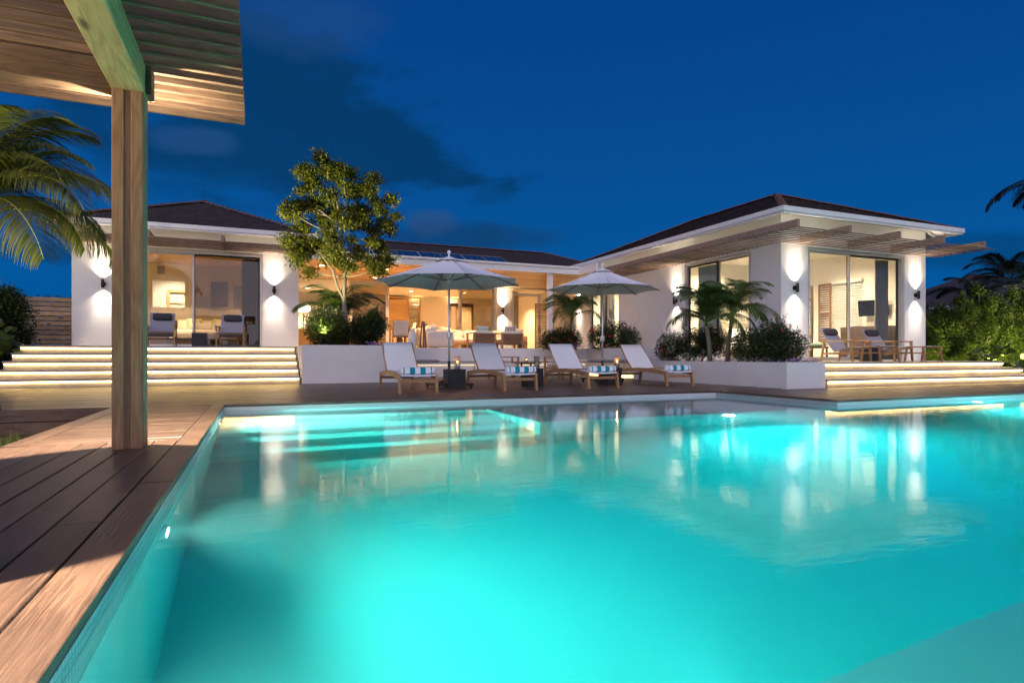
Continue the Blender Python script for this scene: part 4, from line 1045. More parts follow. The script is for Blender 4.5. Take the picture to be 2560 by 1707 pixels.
# wooden cone sculpture and vases
for i, (x, y, h) in enumerate(((4.72, 18.2, .84), (4.15, 18.9, .62))):
    c_ = thing('cone_stand', ('tall' if i == 0 else 'shorter')+' tapered wooden floor candle stand beside the white sofa', 'candle stand', (x, y, TZ), 0, 'tapered wooden floor stands')
    for k in range(3):
        a_ = 2*PI*k/3+.4; part('leg', MB().beam((.11*math.cos(a_), .11*math.sin(a_), 0), (.035*math.cos(a_), .035*math.sin(a_), h), .05, .05, w1=.035, h1=.035), M_shutw, c_)
    part('top', MB().lathe([(.05, h-.03), (.055, h)], 10), M_shutw, c_)
vz = part('floor_vase', MB().lathe([(.09, 0), (.14, .12), (.15, .3), (.1, .5), (.06, .58), (.075, .62)], 20), M_white, None, (4.42, 18.35, TZ)); tag(vz, 'white rounded floor vase between the wooden stands', 'vase')
# dining table with settings
dt = thing('dining_table', 'teak dining table set with glasses behind the shrubs', 'dining table', (3.55, 19.7, TZ))
part('top', MB().cbox(-.9, .95, -.5, .5, .70, .74, .006), M_teak, dt)
for sx in (-.8, .85):
    for sy_ in (-.42, .42): part('leg', MB().box(sx-.035, sx+.035, sy_-.035, sy_+.035, 0, .7), M_teakz, dt)
NP = ['front left', 'front middle', 'front right', 'rear left', 'rear right']
for i, (x, y) in enumerate(((-.35, -.3), (.1, -.32), (.55, -.3), (.3, .3), (.75, .28))):
    mb = MB(); n = 6
    for k in range(n):
        a_ = 2*PI*k/n; mb.tri((0, 0, 0), (.06*math.cos(a_), .06*math.sin(a_), .02), (.05*math.cos(a_+.6), .05*math.sin(a_+.6), .12+.05*(k % 2)))
        mb.tri((0, 0, 0), (.05*math.cos(a_+.6), .05*math.sin(a_+.6), .12+.05*(k % 2)), (.06*math.cos(a_+1.05), .06*math.sin(a_+1.05), .02))
    o = part('napkin', mb, M_teal, None, (3.55+x, 19.7+y, TZ+.742)); tag(o, 'folded teal napkin, '+NP[i]+' on the dining table', 'napkin', 'teal napkins on the dining table')
    o = part('wine_glass', MB().lathe([(.03, 0), (.003, .005), (.003, .08), (.03, .11), (.034, .15), (.028, .19)], 14, cap=False), M_glass, None, (3.55+x+.16, 19.7+y+.03, TZ+.742)); tag(o, 'clear wine glass beside the napkin '+NP[i]+' on the dining table', 'wine glass', 'wine glasses on the dining table')
def dchair(label, x, y, rz):
    t_ = thing('dining_chair', label, 'dining chair', (x, y, TZ), rz, 'teak dining chairs with cream slings')
    for sx in (-1, 1):
        part('leg', MB().box(sx*.25-.02, sx*.25+.02, -.02, .02, 0, .66), M_teakz, t_); part('leg', MB().box(sx*.25-.02, sx*.25+.02, .43, .47, 0, .62), M_teakz, t_)
        part('armrest', MB().box(sx*.25-.025, sx*.25+.025, -.02, .48, .62, .645), M_teak, t_)
    part('seat', MB().box(-.23, .23, .0, .45, .42, .45), M_cush, t_)
    part('back_sling', MB().sheet([[(x_, y_, z_) for x_ in (-.22, 0, .22)] for y_, z_ in ((.03, .46), (-.02, .62), (-.08, .80), (-.09, .88))]), M_cush, t_)
    part('apron', MB().box(-.23, .23, -.02, .0, .35, .41), M_teak, t_)
dchair('dining chair with its cream back to the pool, right of the shrubs', 4.15, 18.75, 0)
dchair('dining chair at the right end of the dining table', 4.75, 19.75, R(90))
dchair('dining chair half hidden by the shrubs', 3.3, 18.75, R(4))

# ---- sunken seating area chairs and table
def pit_chair(label, x, y, rz):
    t_ = thing('low_armchair', label, 'armchair', (x, y, 0), rz, 'low teak armchairs in the sunken seating area')
    for sx in (-1, 1):
        part('leg', MB().box(sx*.33-.022, sx*.33+.022, -.02, .03, 0, .58), M_teakz, t_); part('leg', MB().box(sx*.33-.022, sx*.33+.022, .6, .65, 0, .56), M_teakz, t_)
        part('armrest', MB().box(sx*.33-.03, sx*.33+.03, -.02, .66, .56, .585), M_teak, t_)
    part('seat_cushion', MB().cushion(-.31, .31, .0, .6, .3, .42), M_cush, t_); part('back_cushion', MB().cushion(-.3, .3, .5, .64, .38, .75), M_cush, t_)
    part('seat_frame', MB().box(-.31, .31, .0, .62, .24, .29), M_teak, t_)
pit_chair('low teak armchair behind the second lounger, left of the candle table', 6.1, 14.2, R(80))
pit_chair('low teak armchair behind the third lounger, right of the candle table', 7.5, 14.9, R(-80))
tt = thing('candle_table', 'small dark table with the glowing candle in the sunken seating area', 'table', (6.72, 14.9, 0))
part('top', MB().cbox(-.3, .3, -.3, .3, .38, .42, .006), M_dkwood, tt)
for sx in (-.25, .25):
    for sy_ in (-.25, .25): part('leg', MB().box(sx-.02, sx+.02, sy_-.02, sy_+.02, 0, .38), M_dkwood, tt)

# ---- left bedroom
def bed(label, x0, x1, y0, y1, z, hb, hbm, four=False, bench=False):
    t_ = thing('bed', label, 'bed', (x0, y0, z))
    W_, D_ = x1-x0, y1-y0
    part('bed_frame', MB().box(0, W_, 0, D_, .1, .3), M_dkwood, t_)
    part('mattress', MB().cushion(.02, W_-.02, .02, D_-.02, .28, .62), M_fabw if four else M_cush, t_)
    part('headboard', MB().box(-.1, W_+.1, D_, D_+.08, 0, hb), hbm, t_)
    if four:
        for x in (0, W_):
            for y in (0, D_): part('canopy_post', MB().box(x-.03, x+.03, y-.03, y+.03, 0, 2.35), M_dkwood, t_)
        part('canopy_rail', MB().box(0, W_, -.02, .02, 2.3, 2.34).box(-.02, .02, .02, D_, 2.3, 2.34).box(W_-.02, W_+.02, .02, D_, 2.3, 2.34), M_dkwood, t_)
    return t_
bed('wide bed with many pillows behind the left sliding doors', -2.55, -.6, 21.4, 23.5, TZ, 1.0, M_dkwood)
PL = [(-2.2, 23.3, .62, .42, M_cush, 'cream pillow at the left of the bed head'), (-1.55, 23.3, .62, .42, M_cush, 'cream pillow in the middle of the bed head'), (-.95, 23.3, .62, .42, M_cush, 'cream pillow at the right of the bed head'),
      (-1.95, 22.9, .5, .45, M_pat_bed, 'left diamond patterned cushion on the wide bed'), (-1.15, 22.9, .5, .45, M_pat_bed, 'right diamond patterned cushion on the wide bed'), (-1.55, 22.6, .42, .24, M_pat_bed, 'small oblong cushion at the front of the wide bed')]
for x, y, w_, h_, mt, lb in PL:
    o = part('bed_pillow', MB().pillow(w_, h_, .16, Matrix.Rotation(R(-18), 4, 'X')), mt, None, (x, y, TZ+.62+h_*.46)); tag(o, lb, 'pillow')
part('door_frame', MB().box(-3.15, -2.4, 26.12, 26.19, 3.02, 3.12).box(-3.15, -3.05, 26.12, 26.19, TZ, 3.019).box(-3.04, -2.4, 26.15, 26.17, 2.62, 2.64), M_oak, lh)
hp = part('headboard_partition', MB().box(-3.3, -.25, 23.72, 23.9, TZ, 2.27), plain('linen_panel', (.6, .5, .42), .85), None); tag(hp, 'long upholstered half-height partition behind the left bed', 'partition')
tlm = thing('table_lamp', 'small lamp with glowing flat shade left of the bed', 'table lamp', (-2.98, 23.2, TZ))
part('nightstand', MB().box(-.28, .22, -.25, .25, 0, .62), M_dkwood, tlm)
part('stem', MB().tube([(0, 0, .62), (0, 0, .86)], .012, 8), M_chrome, tlm); part('shade', MB().lathe([(.17, .86), (.17, .90)], 20), M_shade, tlm)
lamp('lamp_light', 'POINT', (0, 0, .82), 8, WARM, tlm, .04)
o = part('picture_frame', MB().box(-1.5, -.95, 23.6, 23.63, 2.32, 3.2), M_dkwood); tag(o, 'tall dark framed panel hung above the left bed partition', 'picture')
o = part('wall_speaker', MB().cbox(-3.2, -2.98, 24.13, 24.19, 3.46, 3.74, .01), M_cushg); tag(o, 'square grey wall speaker high in the left bedroom', 'speaker')
o = curtain(None, -.42, .06, 19.85, TZ+.05, 3.5, M_curt, folds=8); tag(o, 'dark grey curtain at the right side of the left sliding door', 'curtain')
# ---- right bedroom
bed('four-poster bed with white linen in the right house', 14.3, 16.2, 13.9, 16.0, RZ, 1.25, plain('linen_headboard', (.4, .33, .26), .85), four=True)
for i, x in enumerate((14.8, 15.6)):
    o = part('bed_pillow', MB().pillow(.65, .45, .18, Matrix.Rotation(R(-18), 4, 'X')), M_fabw, None, (x, 15.75, RZ+.85)); tag(o, ('left' if i == 0 else 'right')+' white pillow on the four-poster bed', 'pillow')
bs = thing('bench', 'low bench with green cushion at the foot of the four-poster bed', 'bench', (14.5, 13.2, RZ))
part('seat_cushion', MB().cushion(0, 1.6, 0, .45, .42, .52), plain('green_cushion', (.22, .34, .22), .85), bs)
part('frame', MB().box(0, 1.6, 0, .45, .37, .42).box(.02, .06, .02, .06, 0, .37).box(1.54, 1.58, .02, .06, 0, .37).box(.78, .82, .02, .06, 0, .37), M_dkwood, bs)
tv = thing('television', 'black television tilted on an arm on the right bedroom wall', 'television', (17.1, 12.48, 2.05), 0)
rot = Euler((0, R(-8), R(14)))
part('screen', MB().box(-.03, .0, -.42, .42, -.24, .24), M_screen, tv, rot=rot); part('bracket', MB().box(0, .18, -.04, .04, -.04, .04), M_black, tv)
cb = thing('dresser', 'dark wooden dresser below the television', 'dresser', (16.85, 11.9, RZ))
part('body', MB().box(0, .42, 0, 1.5, .05, 1.02), M_dkwood, cb)
for k in range(4):
    part('drawer', MB().box(-.02, -.001, .04, 1.46, .1+.23*k, .31+.23*k), M_dkwood, cb)
wb = thing('window_blind', 'white slatted blind on the right bedroom side window', 'blind', (17.22, 12.95, 1.42))
part('headrail', MB().box(-.02, .02, 0, 1.05, 1.5, 1.6), M_white, wb)
bm_ = MB().box(-.028, .028, 0, 1.05, -.004, .004).mesh('slat', M_white)
for i in range(20): link('slat', bm_, wb, (0, 0, .03+.074*i), (0, R(38), 0))
sh = thing('wooden_shutter', 'brown louvred wooden shutter left of the white blind', 'shutter', (17.2, 14.02, RZ+.6))
part('frame', MB().box(-.02, .02, 0, .05, 0, 1.9).box(-.02, .02, .42, .47, 0, 1.9).box(-.02, .02, .05, .42, 1.84, 1.9).box(-.02, .02, .05, .42, .9, .96).box(-.02, .02, .05, .42, 0, .06), M_shutw, sh)
lv = MB().box(-.02, .02, .05, .42, -.004, .004).mesh('louvre', M_shutw)
for i in range(24):
    if i not in (12,): link('louvre', lv, sh, (0, 0, .09+.073*i), (0, R(40), 0))
pc = thing('framed_picture', 'black framed picture with teal speckles on the right bedroom wall', 'picture', (17.26, 14.75, 1.2))
part('frame', MB().box(-.03, 0, 0, .04, 0, 1.35).box(-.03, 0, .86, .9, 0, 1.35).box(-.03, 0, .04, .86, 1.31, 1.35).box(-.03, 0, .04, .86, 0, .04), M_black, pc)
part('canvas', MB().box(-.012, -.006, .04, .86, .04, 1.31), M_art_splash, pc)
o = curtain(None, 16.0, 16.5, 11.62, RZ+.05, 3.3, M_curt, folds=8); tag(o, 'grey curtain at the right side of the right house sliding door', 'curtain')
o = curtain(None, 13.75, 14.7, 12.4, RZ+.05, 3.3, M_curtl, axis='y', folds=10); tag(o, 'pale grey-green curtain in the side window above the fan palms', 'curtain')
o = curtain(None, 19.4, 20.4, 12.4, TZ+.05, 3.3, M_curtl, axis='y', folds=10); tag(o, 'pale green curtain behind the second umbrella pole', 'curtain')
# living room picture with reeds, shutters behind glass
pc = thing('framed_picture', 'tall painting of dark reeds behind the window right of the sconce column', 'picture', (10.02, 24.6, 1.75))
part('canvas', MB().box(0, .66, 0, .03, 0, 1.7), M_art_line, pc); part('frame', MB().box(-.03, 0, -.01, .05, -.03, 1.73).box(.66, .69, -.01, .05, -.03, 1.73).box(0, .66, -.01, .05, 1.7, 1.73).box(0, .66, -.01, .05, -.03, 0), M_dkwood, pc)
cabm = thing('dark_cabinet', 'dark wooden screen with glowing louvres seen through the tinted glass', 'cabinet', (8.1, 26.6, TZ))
part('body', MB().box(0, 1.2, 0, .06, 0, .5).box(0, .1, 0, .06, .5, 2.05).box(.35, .5, 0, .06, .5, 2.05).box(1.1, 1.2, 0, .06, .5, 2.05).box(0, 1.2, 0, .06, 2.051, 2.2), M_dkwood, cabm)
lv2 = MB().box(0, .6, -.004, .004, 0, .05).mesh('louvre', M_innerw)
for i in range(16): link('louvre', lv2, cabm, (.5, .02, .52+.095*i))
lamp('lamp_light', 'POINT', (8.9, 27.2, 1.8), 18, WARM, None, .05)
sw = part('wall_switch', MB().box(7.4, 7.5, 28.18, 28.195, 2.05, 2.17), M_cushg); tag(sw, 'small dark wall switch beside the oak door', 'switch')
sw = part('thermostat', MB().box(7.72, 7.88, 28.18, 28.195, 2.04, 2.16), M_white); tag(sw, 'white thermostat on the orange wall', 'thermostat')

# ================================================================== PERGOLA
pg = thing('pergola', 'cedar pergola corner with slatted roof on a square post at left', 'pergola', (-.7725, 4.6475, 0))
def P_(x, y, z): return (x+.7725, y-4.6475, z)
def post(y):
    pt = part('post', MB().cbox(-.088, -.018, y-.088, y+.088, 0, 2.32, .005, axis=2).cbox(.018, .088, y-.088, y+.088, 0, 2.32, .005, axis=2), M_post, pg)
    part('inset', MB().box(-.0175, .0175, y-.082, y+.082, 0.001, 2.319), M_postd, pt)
post(0); post(-2.61)
part('beam', MB().cbox(-.095, .095, -5.2, .09, 2.322, 2.515, .006, axis=1), M_cedary, pg)
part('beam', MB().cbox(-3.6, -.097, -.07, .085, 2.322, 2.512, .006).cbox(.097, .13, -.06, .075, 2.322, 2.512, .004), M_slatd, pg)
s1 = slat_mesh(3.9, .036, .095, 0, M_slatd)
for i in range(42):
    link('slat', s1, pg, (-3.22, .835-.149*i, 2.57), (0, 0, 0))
def pergola_lamp(label, y, s_, e, up=.16):
    t_ = thing('post_lamp', label, 'wall light', (-.7725, y, 1.98), 0, 'small up and down lamps on the pergola posts')
    part('body', MB().lathe([(.03, -.09), (.034, -.09), (.034, .09), (.03, .09)], 16, (0, s_*.05, 0), cap=False), M_sconce, t_)
    part('lens', MB().lathe([(0, .08), (.03, .082)], 12, (0, s_*.05, 0), cap=False).lathe([(.03, -.082), (0, -.08)], 12, (0, s_*.05, 0), cap=False), M_bulb, t_)
    lamp('lamp_light', 'SPOT', (0, s_*.05, .095), e*up, SCON, t_, .01, to=(0, s_*.06, 1.5), spot=160, blend=.7)
    lamp('lamp_light', 'SPOT', (0, s_*.05, -.095), e, (1, .8, .62), t_, .01, to=(0, s_*.06, -1.5), spot=130, blend=.6)
pergola_lamp('lamp on the far side of the pergola post lighting the deck behind', 4.735, 1, 1000)
pergola_lamp('lamp on the near pergola post lighting the deck by the camera', 1.95, -1, 850, 1.1)

t_ = thing('post_lamp', 'added uplight on an unseen left pergola post outside the picture', 'wall light', (-3.3, 3.2, 1.5))  # uplight and its post added out of view to warm the visible post and slats
part('post', MB().cbox(-.26, -.09, -.09, .09, -1.5, .82, .005, axis=2), M_post, t_)
part('body', MB().lathe([(.03, -.09), (.034, -.09), (.034, .09), (.03, .09)], 16, (-.05, 0, 0), cap=False), M_sconce, t_)
lamp('lamp_light', 'SPOT', (-.05, 0, .095), 380, SCON, t_, .02, to=(.5, 0.1, .6), spot=150, blend=.8)

# ================================================================== PLANTS
def leaf_quads(mb, pts, size, asp=.45, droop=.3, mi=0):
    for p in pts:
        a = rnd.uniform(0, 2*PI); el = rnd.uniform(-.9, .5)-droop
        d = Vector((math.cos(a)*math.cos(el), math.sin(a)*math.cos(el), math.sin(el)))
        u = d.cross(Vector((rnd.uniform(-.5, .5), rnd.uniform(-.5, .5), 1))).normalized()
        l = size*rnd.uniform(.65, 1.3); w_ = l*asp; nrm = d.cross(u)
        b0 = mb.add([p, p+d*l*.5+u*w_*.5+nrm*l*.06, p+d*l, p+d*l*.5-u*w_*.5+nrm*l*.06])
        mb.face((b0, b0+1, b0+2, b0+3), mi)
def ball(c, r_, n, ez=1.0, shell=.35):
    out_ = []
    for _ in range(n):
        d = Vector((rnd.gauss(0, 1), rnd.gauss(0, 1), rnd.gauss(0, 1))).normalized(); k = r_*(shell+(1-shell)*rnd.random())**1.0
        out_.append(Vector(c)+Vector((d.x*k, d.y*k, d.z*k*ez)))
    return out_

def tree(label, x, y, z, clumps, trunk_h, n_per, size, mat, twig=True):
    t_ = thing('tree', label, 'tree', (x, y, z))
    tb = MB(); cr = MB()
    fork = Vector((-.02, 0, trunk_h))
    tb.tube([(0, 0, -.1), (.02, 0, .4), (-.03, .02, .9), (-.05, 0, 1.3), fork], [.085, .068, .056, .05, .045], 10)
    # side stem from the fork low down
    tb.tube([(-.03, .0, 1.15), (-.22, -.05, 1.5), (-.3, -.05, 1.85), (-.55, 0, 2.2)], [.038, .032, .028, .02], 8)
    tops = [Vector((-.06, 0, trunk_h+.6)), Vector((-.12, .05, trunk_h+1.3)), Vector((-.25, 0, trunk_h+2.0)), Vector((-.45, 0, trunk_h+2.5))]
    tb.tube([fork]+tops, [.045, .036, .027, .017, .009], 8)
    nodes = [(fork, 0), (Vector((-.55, 0, 2.2)), 0)]+[(q_, 0) for q_ in tops[:3]]
    for (cx, cy, cz, r_) in sorted(clumps, key=lambda c: math.hypot(c[0], c[1])+abs(c[2]-trunk_h)*.35):
        c_ = Vector((cx, cy, cz))
        h_, dp = min(nodes, key=lambda q_: (q_[0]-c_).length+(.35 if q_[0].z > c_.z-.05 else 0)+.12*q_[1])
        m1 = h_.lerp(c_, .55)+Vector((rnd.uniform(-.07, .07), rnd.uniform(-.07, .07), rnd.uniform(-.10, .0)))
        r0 = max(.009, .024-.006*dp)
        tb.tube([h_, h_.lerp(m1, .5)+Vector((rnd.uniform(-.03, .03), 0, -.02)), m1, c_], [r0, r0*.85, r0*.7, r0*.4], 6)
        nodes.append((m1, dp+1)); nodes.append((c_, dp+1.5))
        for _ in range(6):
            q_ = ball(c_, r_*.85, 1, .9, .6)[0]
            tb.tube([m1.lerp(c_, rnd.uniform(.4, 1)), c_.lerp(q_, .5)+Vector((0, 0, rnd.uniform(-.03, .05))), q_], [.009, .006, .003], 4, cap=False)
        n = int(n_per*(r_/.4)**2)
        # sprays of leaflets
        for c2 in ball(c_, r_*.92, n, .8, .25):
            pts = [c2+Vector((rnd.gauss(0, .045), rnd.gauss(0, .045), rnd.gauss(0, .04))) for _ in range(7)]
            leaf_quads(cr, pts, size)
    part('trunk', tb, M_bark, t_); part('crown', cr, mat, t_)
    return t_
cl = []
rt = random.Random(5)
prof_ = [(2.05, -1.25, 1.1, 8), (2.35, -1.15, 1.1, 9), (2.7, -1.35, 1.1, 11), (3.05, -1.42, 1.3, 12), (3.4, -1.3, 1.3, 12), (3.75, -1.15, 1.05, 10), (4.02, -1.05, .75, 7), (4.25, -.95, .1, 4), (4.5, -.8, -.35, 2)]
for z_, xa, xb, n in prof_:
    for i in range(n):
        u = (i+.5)/n
        cl.append((xa+(xb-xa)*u+rt.uniform(-.08, .08), rt.uniform(-.75, .75)*(1-abs(2*u-1)**2*.6), z_+rt.uniform(-.16, .16)-.0, rt.uniform(.16, .33)))
tree('leafy tree lit yellow-green rising from the tall white planter', 1.98, 15.0, .78, cl, 1.75, 155, .085, M_leaf_tree)

def shrub(label, x, y, z, blobs, n, size, mat=M_leaf_dark, flowers=0, grp=None, stems=9):
    t_ = thing('shrub', label, 'shrub', (x, y, z), 0, grp)
    tb = MB(); cr = MB(); tot = sum(b_[3]**2 for b_ in blobs)
    for (cx, cy, cz, r_) in blobs:
        for k in range(stems):
            tip = ball((cx, cy, cz), r_, 1, 1, .8)[0]
            if tip.z < .1: tip.z = .1
            tb.tube([(cx*.6+rnd.uniform(-.05, .05), cy*.6, -.06), (cx*.8, cy*.8, cz*.5), tip], [.012, .009, .004], 5, cap=False)
        pts = [p for p in ball((cx, cy, cz), r_, int(n*2.2*r_*r_/tot), 1, .4) if p.z > .0]
        leaf_quads(cr, pts, size, .42, .0)
        for k in range(10):   # shoots that stick out of the outline
            a = rnd.uniform(0, 2*PI); d = Vector((math.cos(a)*.5, math.sin(a)*.5, 1)).normalized()
            p0 = Vector((cx, cy, cz))+Vector((d.x*r_*.9, d.y*r_*.9, d.z*r_*.8)); ln = rnd.uniform(.08, .26)
            tb.tube([p0, p0+d*ln], [.004, .002], 4, cap=False)
            leaf_quads(cr, [p0+d*ln*u for u in (0, .2, .35, .5, .65, .8, .95, 1)], size, .42, .0)
    part('stem', tb, M_bark, t_); part('foliage', cr, mat, t_)
    if flowers:
        fl = MB(); 
        for k in range(flowers):
            b_ = rnd.choice(blobs); a = rnd.uniform(-PI, 0); p = Vector((b_[0]+b_[3]*.98*math.cos(a), b_[1]+b_[3]*.98*math.sin(a)*.9, b_[2]+rnd.uniform(-.7, .7)*b_[3]))
            fm_ = MB()
            for _ in range(5):
                q_ = Vector((rnd.gauss(0, .016), rnd.gauss(0, .016), rnd.gauss(0, .016)))
                for j in range(5):
                    a2 = 2*PI*j/5; a3 = 2*PI*(j+.8)/5
                    fm_.tri(q_, q_+Vector((.022*math.cos(a2), -.01, .022*math.sin(a2))), q_+Vector((.022*math.cos(a3), -.01, .022*math.sin(a3))))
            part('flower', fm_, M_red, t_, p)
    return t_
shrub('dense dark shrub left of the tree trunk in the tall planter', 1.5, 14.5, .80, [(0, 0, .38, .5), (-.15, .05, .5, .42), (.2, -.05, .4, .42)], 6500, .06)
shrub('loose dark shrub right of the tree trunk in the tall planter', 2.42, 14.6, .80, [(0, 0, .42, .42), (.2, .1, .55, .35), (-.15, 0, .35, .4), (.1, -.1, .75, .2)], 5200, .065, flowers=4)
shrub('low flowering shrub beside the small palm in the middle planter', 7.3, 12.9, 0.0, [(0, 0, 0.1, .05)], 10, .05) if False else None
GF = 'flowering shrubs in the planters'
shrub('flowering shrub left of the small palm behind the third lounger', 8.55, 16.4, .80, [(0, 0, .28, .42), (-.35, 0, .25, .35), (.4, .1, .3, .38)], 5200, .065, flowers=9, grp=GF)
shrub('flowering shrub behind the second umbrella pole', 10.55, 16.4, .80, [(0, 0, .4, .55), (-.6, 0, .4, .42), (.55, .1, .35, .4)], 6000, .065, flowers=10, grp=GF)
shrub('loose flowering shrub at the left end of the low planter', 9.45, 11.9, .44, [(-.1, .2, .35, .40), (.25, -.2, .45, .42), (.5, -.6, .5, .4)], 5200, .065, flowers=7, grp=GF)
shrub('flowering shrub nearest the right steps in the low planter', 9.75, 9.35, .44, [(0, 0, .40, .45), (-.3, .35, .38, .38), (.45, -.05, .35, .38), (.3, .1, .62, .25)], 6500, .065, flowers=8, grp=GF)
# purple ground flowers along planter rims
gc = MB()
for (x0, x1, y0, y1, z) in ((9.2, 9.4, 8.6, 12.9, .44), (9.3, 10.2, 8.5, 8.65, .44), (8.0, 9.6, 15.9, 16.2, .83), (2.3, 2.95, 14.0, 14.2, .8)):
    for k in range(260):
        p = Vector((rnd.uniform(x0, x1), rnd.uniform(y0, y1), z+rnd.uniform(0, .09))); leaf_quads(gc, [p], .035, .5, 0)
        if k % 4 == 0:
            for j in range(3):
                q_ = p+Vector((rnd.gauss(0, .01), rnd.gauss(0, .01), .03)); gc.tri(q_+Vector((-.012, 0, 0)), q_+Vector((.012, 0, 0)), q_+Vector((0, .004, .018)), 1)
o = part('ground_cover', gc, [M_leaf_dark, M_purple], kind='stuff'); tag(o, 'low creeping plants with small purple flowers along the planter rims', 'ground cover')

def frond_mesh(length, arc, width, nl, mats, droop=.5, lw=.03, seed=0, up=.6):
    """frond growing along +x, rising at angle then arching down"""
    rr = random.Random(seed); mb = MB(); pts = []; p = Vector((0, 0, 0)); a = up; n = 16
    for i in range(n+1):
        pts.append(p.copy()); p = p+Vector((math.cos(a), 0, math.sin(a)))*length/n; a -= arc/n*(0.5+1.0*i/n)
    mb.tube(pts, [.014*(1-.85*i/n)+.002 for i in range(n+1)], 6, 1)
    for k in range(nl):
        u = .14+.86*k/nl; i = min(n-1, int(u*n)); f_ = u*n-i; c_ = pts[i].lerp(pts[i+1], f_); tg = (pts[i+1]-pts[i]).normalized()
        ll = width*(math.sin(PI*min(1, .12+u*.86))**.6)*rr.uniform(.85, 1.1)
        for s_ in (-1, 1):
            sd = Vector((0, s_, 0)); d = (sd*1.0+tg*(.55+.5*u)+Vector((0, 0, .12))).normalized()
            w_ = lw*(.8+.4*rr.random()); pv = None; q_ = c_.copy(); dd = d.copy()
            rows_ = []
            for j in range(5):
                ww = w_*(.5, 1, .95, .6, .05)[j]; sidev = dd.cross(Vector((0, 0, 1))); sidev = sidev.normalized() if sidev.length > .01 else tg
                rows_.append((q_-sidev*ww/2, q_+sidev*ww/2)); q_ = q_+dd*ll/4
                dd = (dd+Vector((rr.uniform(-.05, .05), rr.uniform(-.05, .05), -droop*(.35+.3*j)*rr.uniform(.7, 1.3)))).normalized()
            b0 = mb.add([v_ for r_ in rows_ for v_ in r_])
            for j in range(4): mb.face((b0+2*j, b0+2*j+1, b0+2*j+3, b0+2*j+2), 0, True)
    return mb.mesh('frond', mats)
FP = [frond_mesh(1.2, 2.2, .44, 38, [M_leaf_palm, M_leaf_palm], .5, .019, s, .95) for s in range(3)]
FC = [frond_mesh(2.5, 2.0, .9, 95, [M_leaf_coco, M_coco_rib], .85, .019, 10+s, .75) for s in range(3)]
M_leaf_far = leafmat('dark_palm_leaflet', (.012, .02, .008), (.04, .05, .015), .4, .2)
FD = [frond_mesh(3.0, 2.0, .95, 56, [M_leaf_far, M_leaf_far], .5, .045, 20+s, .8) for s in range(3)]
def palm(label, x, y, z, h, fr_, n, seed, sc_=1.0, lean=(0, 0), th=.05, up=(-.3, .5), angles=None, pitches=None, cat='palm', name='palm', grp=None):
    rr = random.Random(seed); t_ = thing(name, label, cat, (x, y, z), 0, grp)
    top = Vector((lean[0], lean[1], h))
    part('trunk', MB().tube([(0, 0, -.1), (lean[0]*.3, lean[1]*.3, h*.5), top*1.0], [th*1.2, th, th*.8], 10), M_palmbark, t_)
    if h > .5: part('crownshaft', MB().tube([top-Vector((0, 0, .02)), top+Vector((0, 0, .12*sc_))], [th*.9, th*.4], 8), M_leaf_palm, t_)
    for k in range(n):
        a = 2*PI*k/n+rr.uniform(-.25, .25) if angles is None else R(angles[k]); p_ = rr.uniform(*up) if pitches is None else pitches[k]
        o = link('frond', rr.choice(fr_), t_, top+Vector((0, 0, .05)), (rr.uniform(-.3, .3), -p_, a)); s_ = sc_*rr.uniform(.85, 1.1); o.scale = (s_, s_, s_)
    return t_
palm('bushy palm behind the tree trunk, fronds dark against the lit terrace', 1.95, 15.9, .8, .55, FP, 18, 1, 1.15, up=(-.1, .75), th=.06)
GP = 'small palms in the low planter'
palm('small palm behind the third lounger, near the white column', 8.95, 16.6, .8, 0.95, FP, 20, 2, 1.0, up=(-.45, .7), lean=(.1, 0))
palm('left one of the two palm stems in the low planter', 9.35, 10.7, .44, .85, FP, 20, 3, .98, up=(-.45, .8), lean=(-.12, 0), grp=GP)
palm('right, taller one of the two palm stems in the low planter', 9.65, 10.5, .44, 1.05, FP, 20, 4, .98, up=(-.45, .8), lean=(.15, 0), grp=GP)
palm('coconut palm at the left edge with drooping yellow-green fronds', -4.15, 12.2, -.45, 3.3, FC, 20, 5, .95, th=.11, cat='palm tree',
     angles=[-24, -8, -42, -62, 12, 38, -26, -48, -2, 62, -85, 95, 125, 155, 185, 215, 245, -15, -35, 20],
     pitches=[.42, .1, .15, .55, .75, .4, -.35, -.45, -.2, .6, .3, .5, .3, .6, .2, .5, .4, .85, -.05, -.4])
GD = 'dark coconut palms beyond the hedge'
palm('dark coconut palm rising behind the right hedge', 29.3, 15.2, -.45, 4.2, FD, 14, 6, .75, up=(-.4, .5), th=.13, cat='palm tree', grp=GD)
palm('tall coconut palm whose frond tips enter at the top right edge', 36.6, 16.8, -.45, 9.2, FD, 12, 7, 1.1, up=(-.3, .4), th=.13, cat='palm tree', grp=GD)
palm('low dark palm beside the far roofs at right', 25.8, 14.5, -.45, 3.0, FD, 9, 8, .7, up=(-.2, .6), th=.1, cat='palm tree', grp=GD)

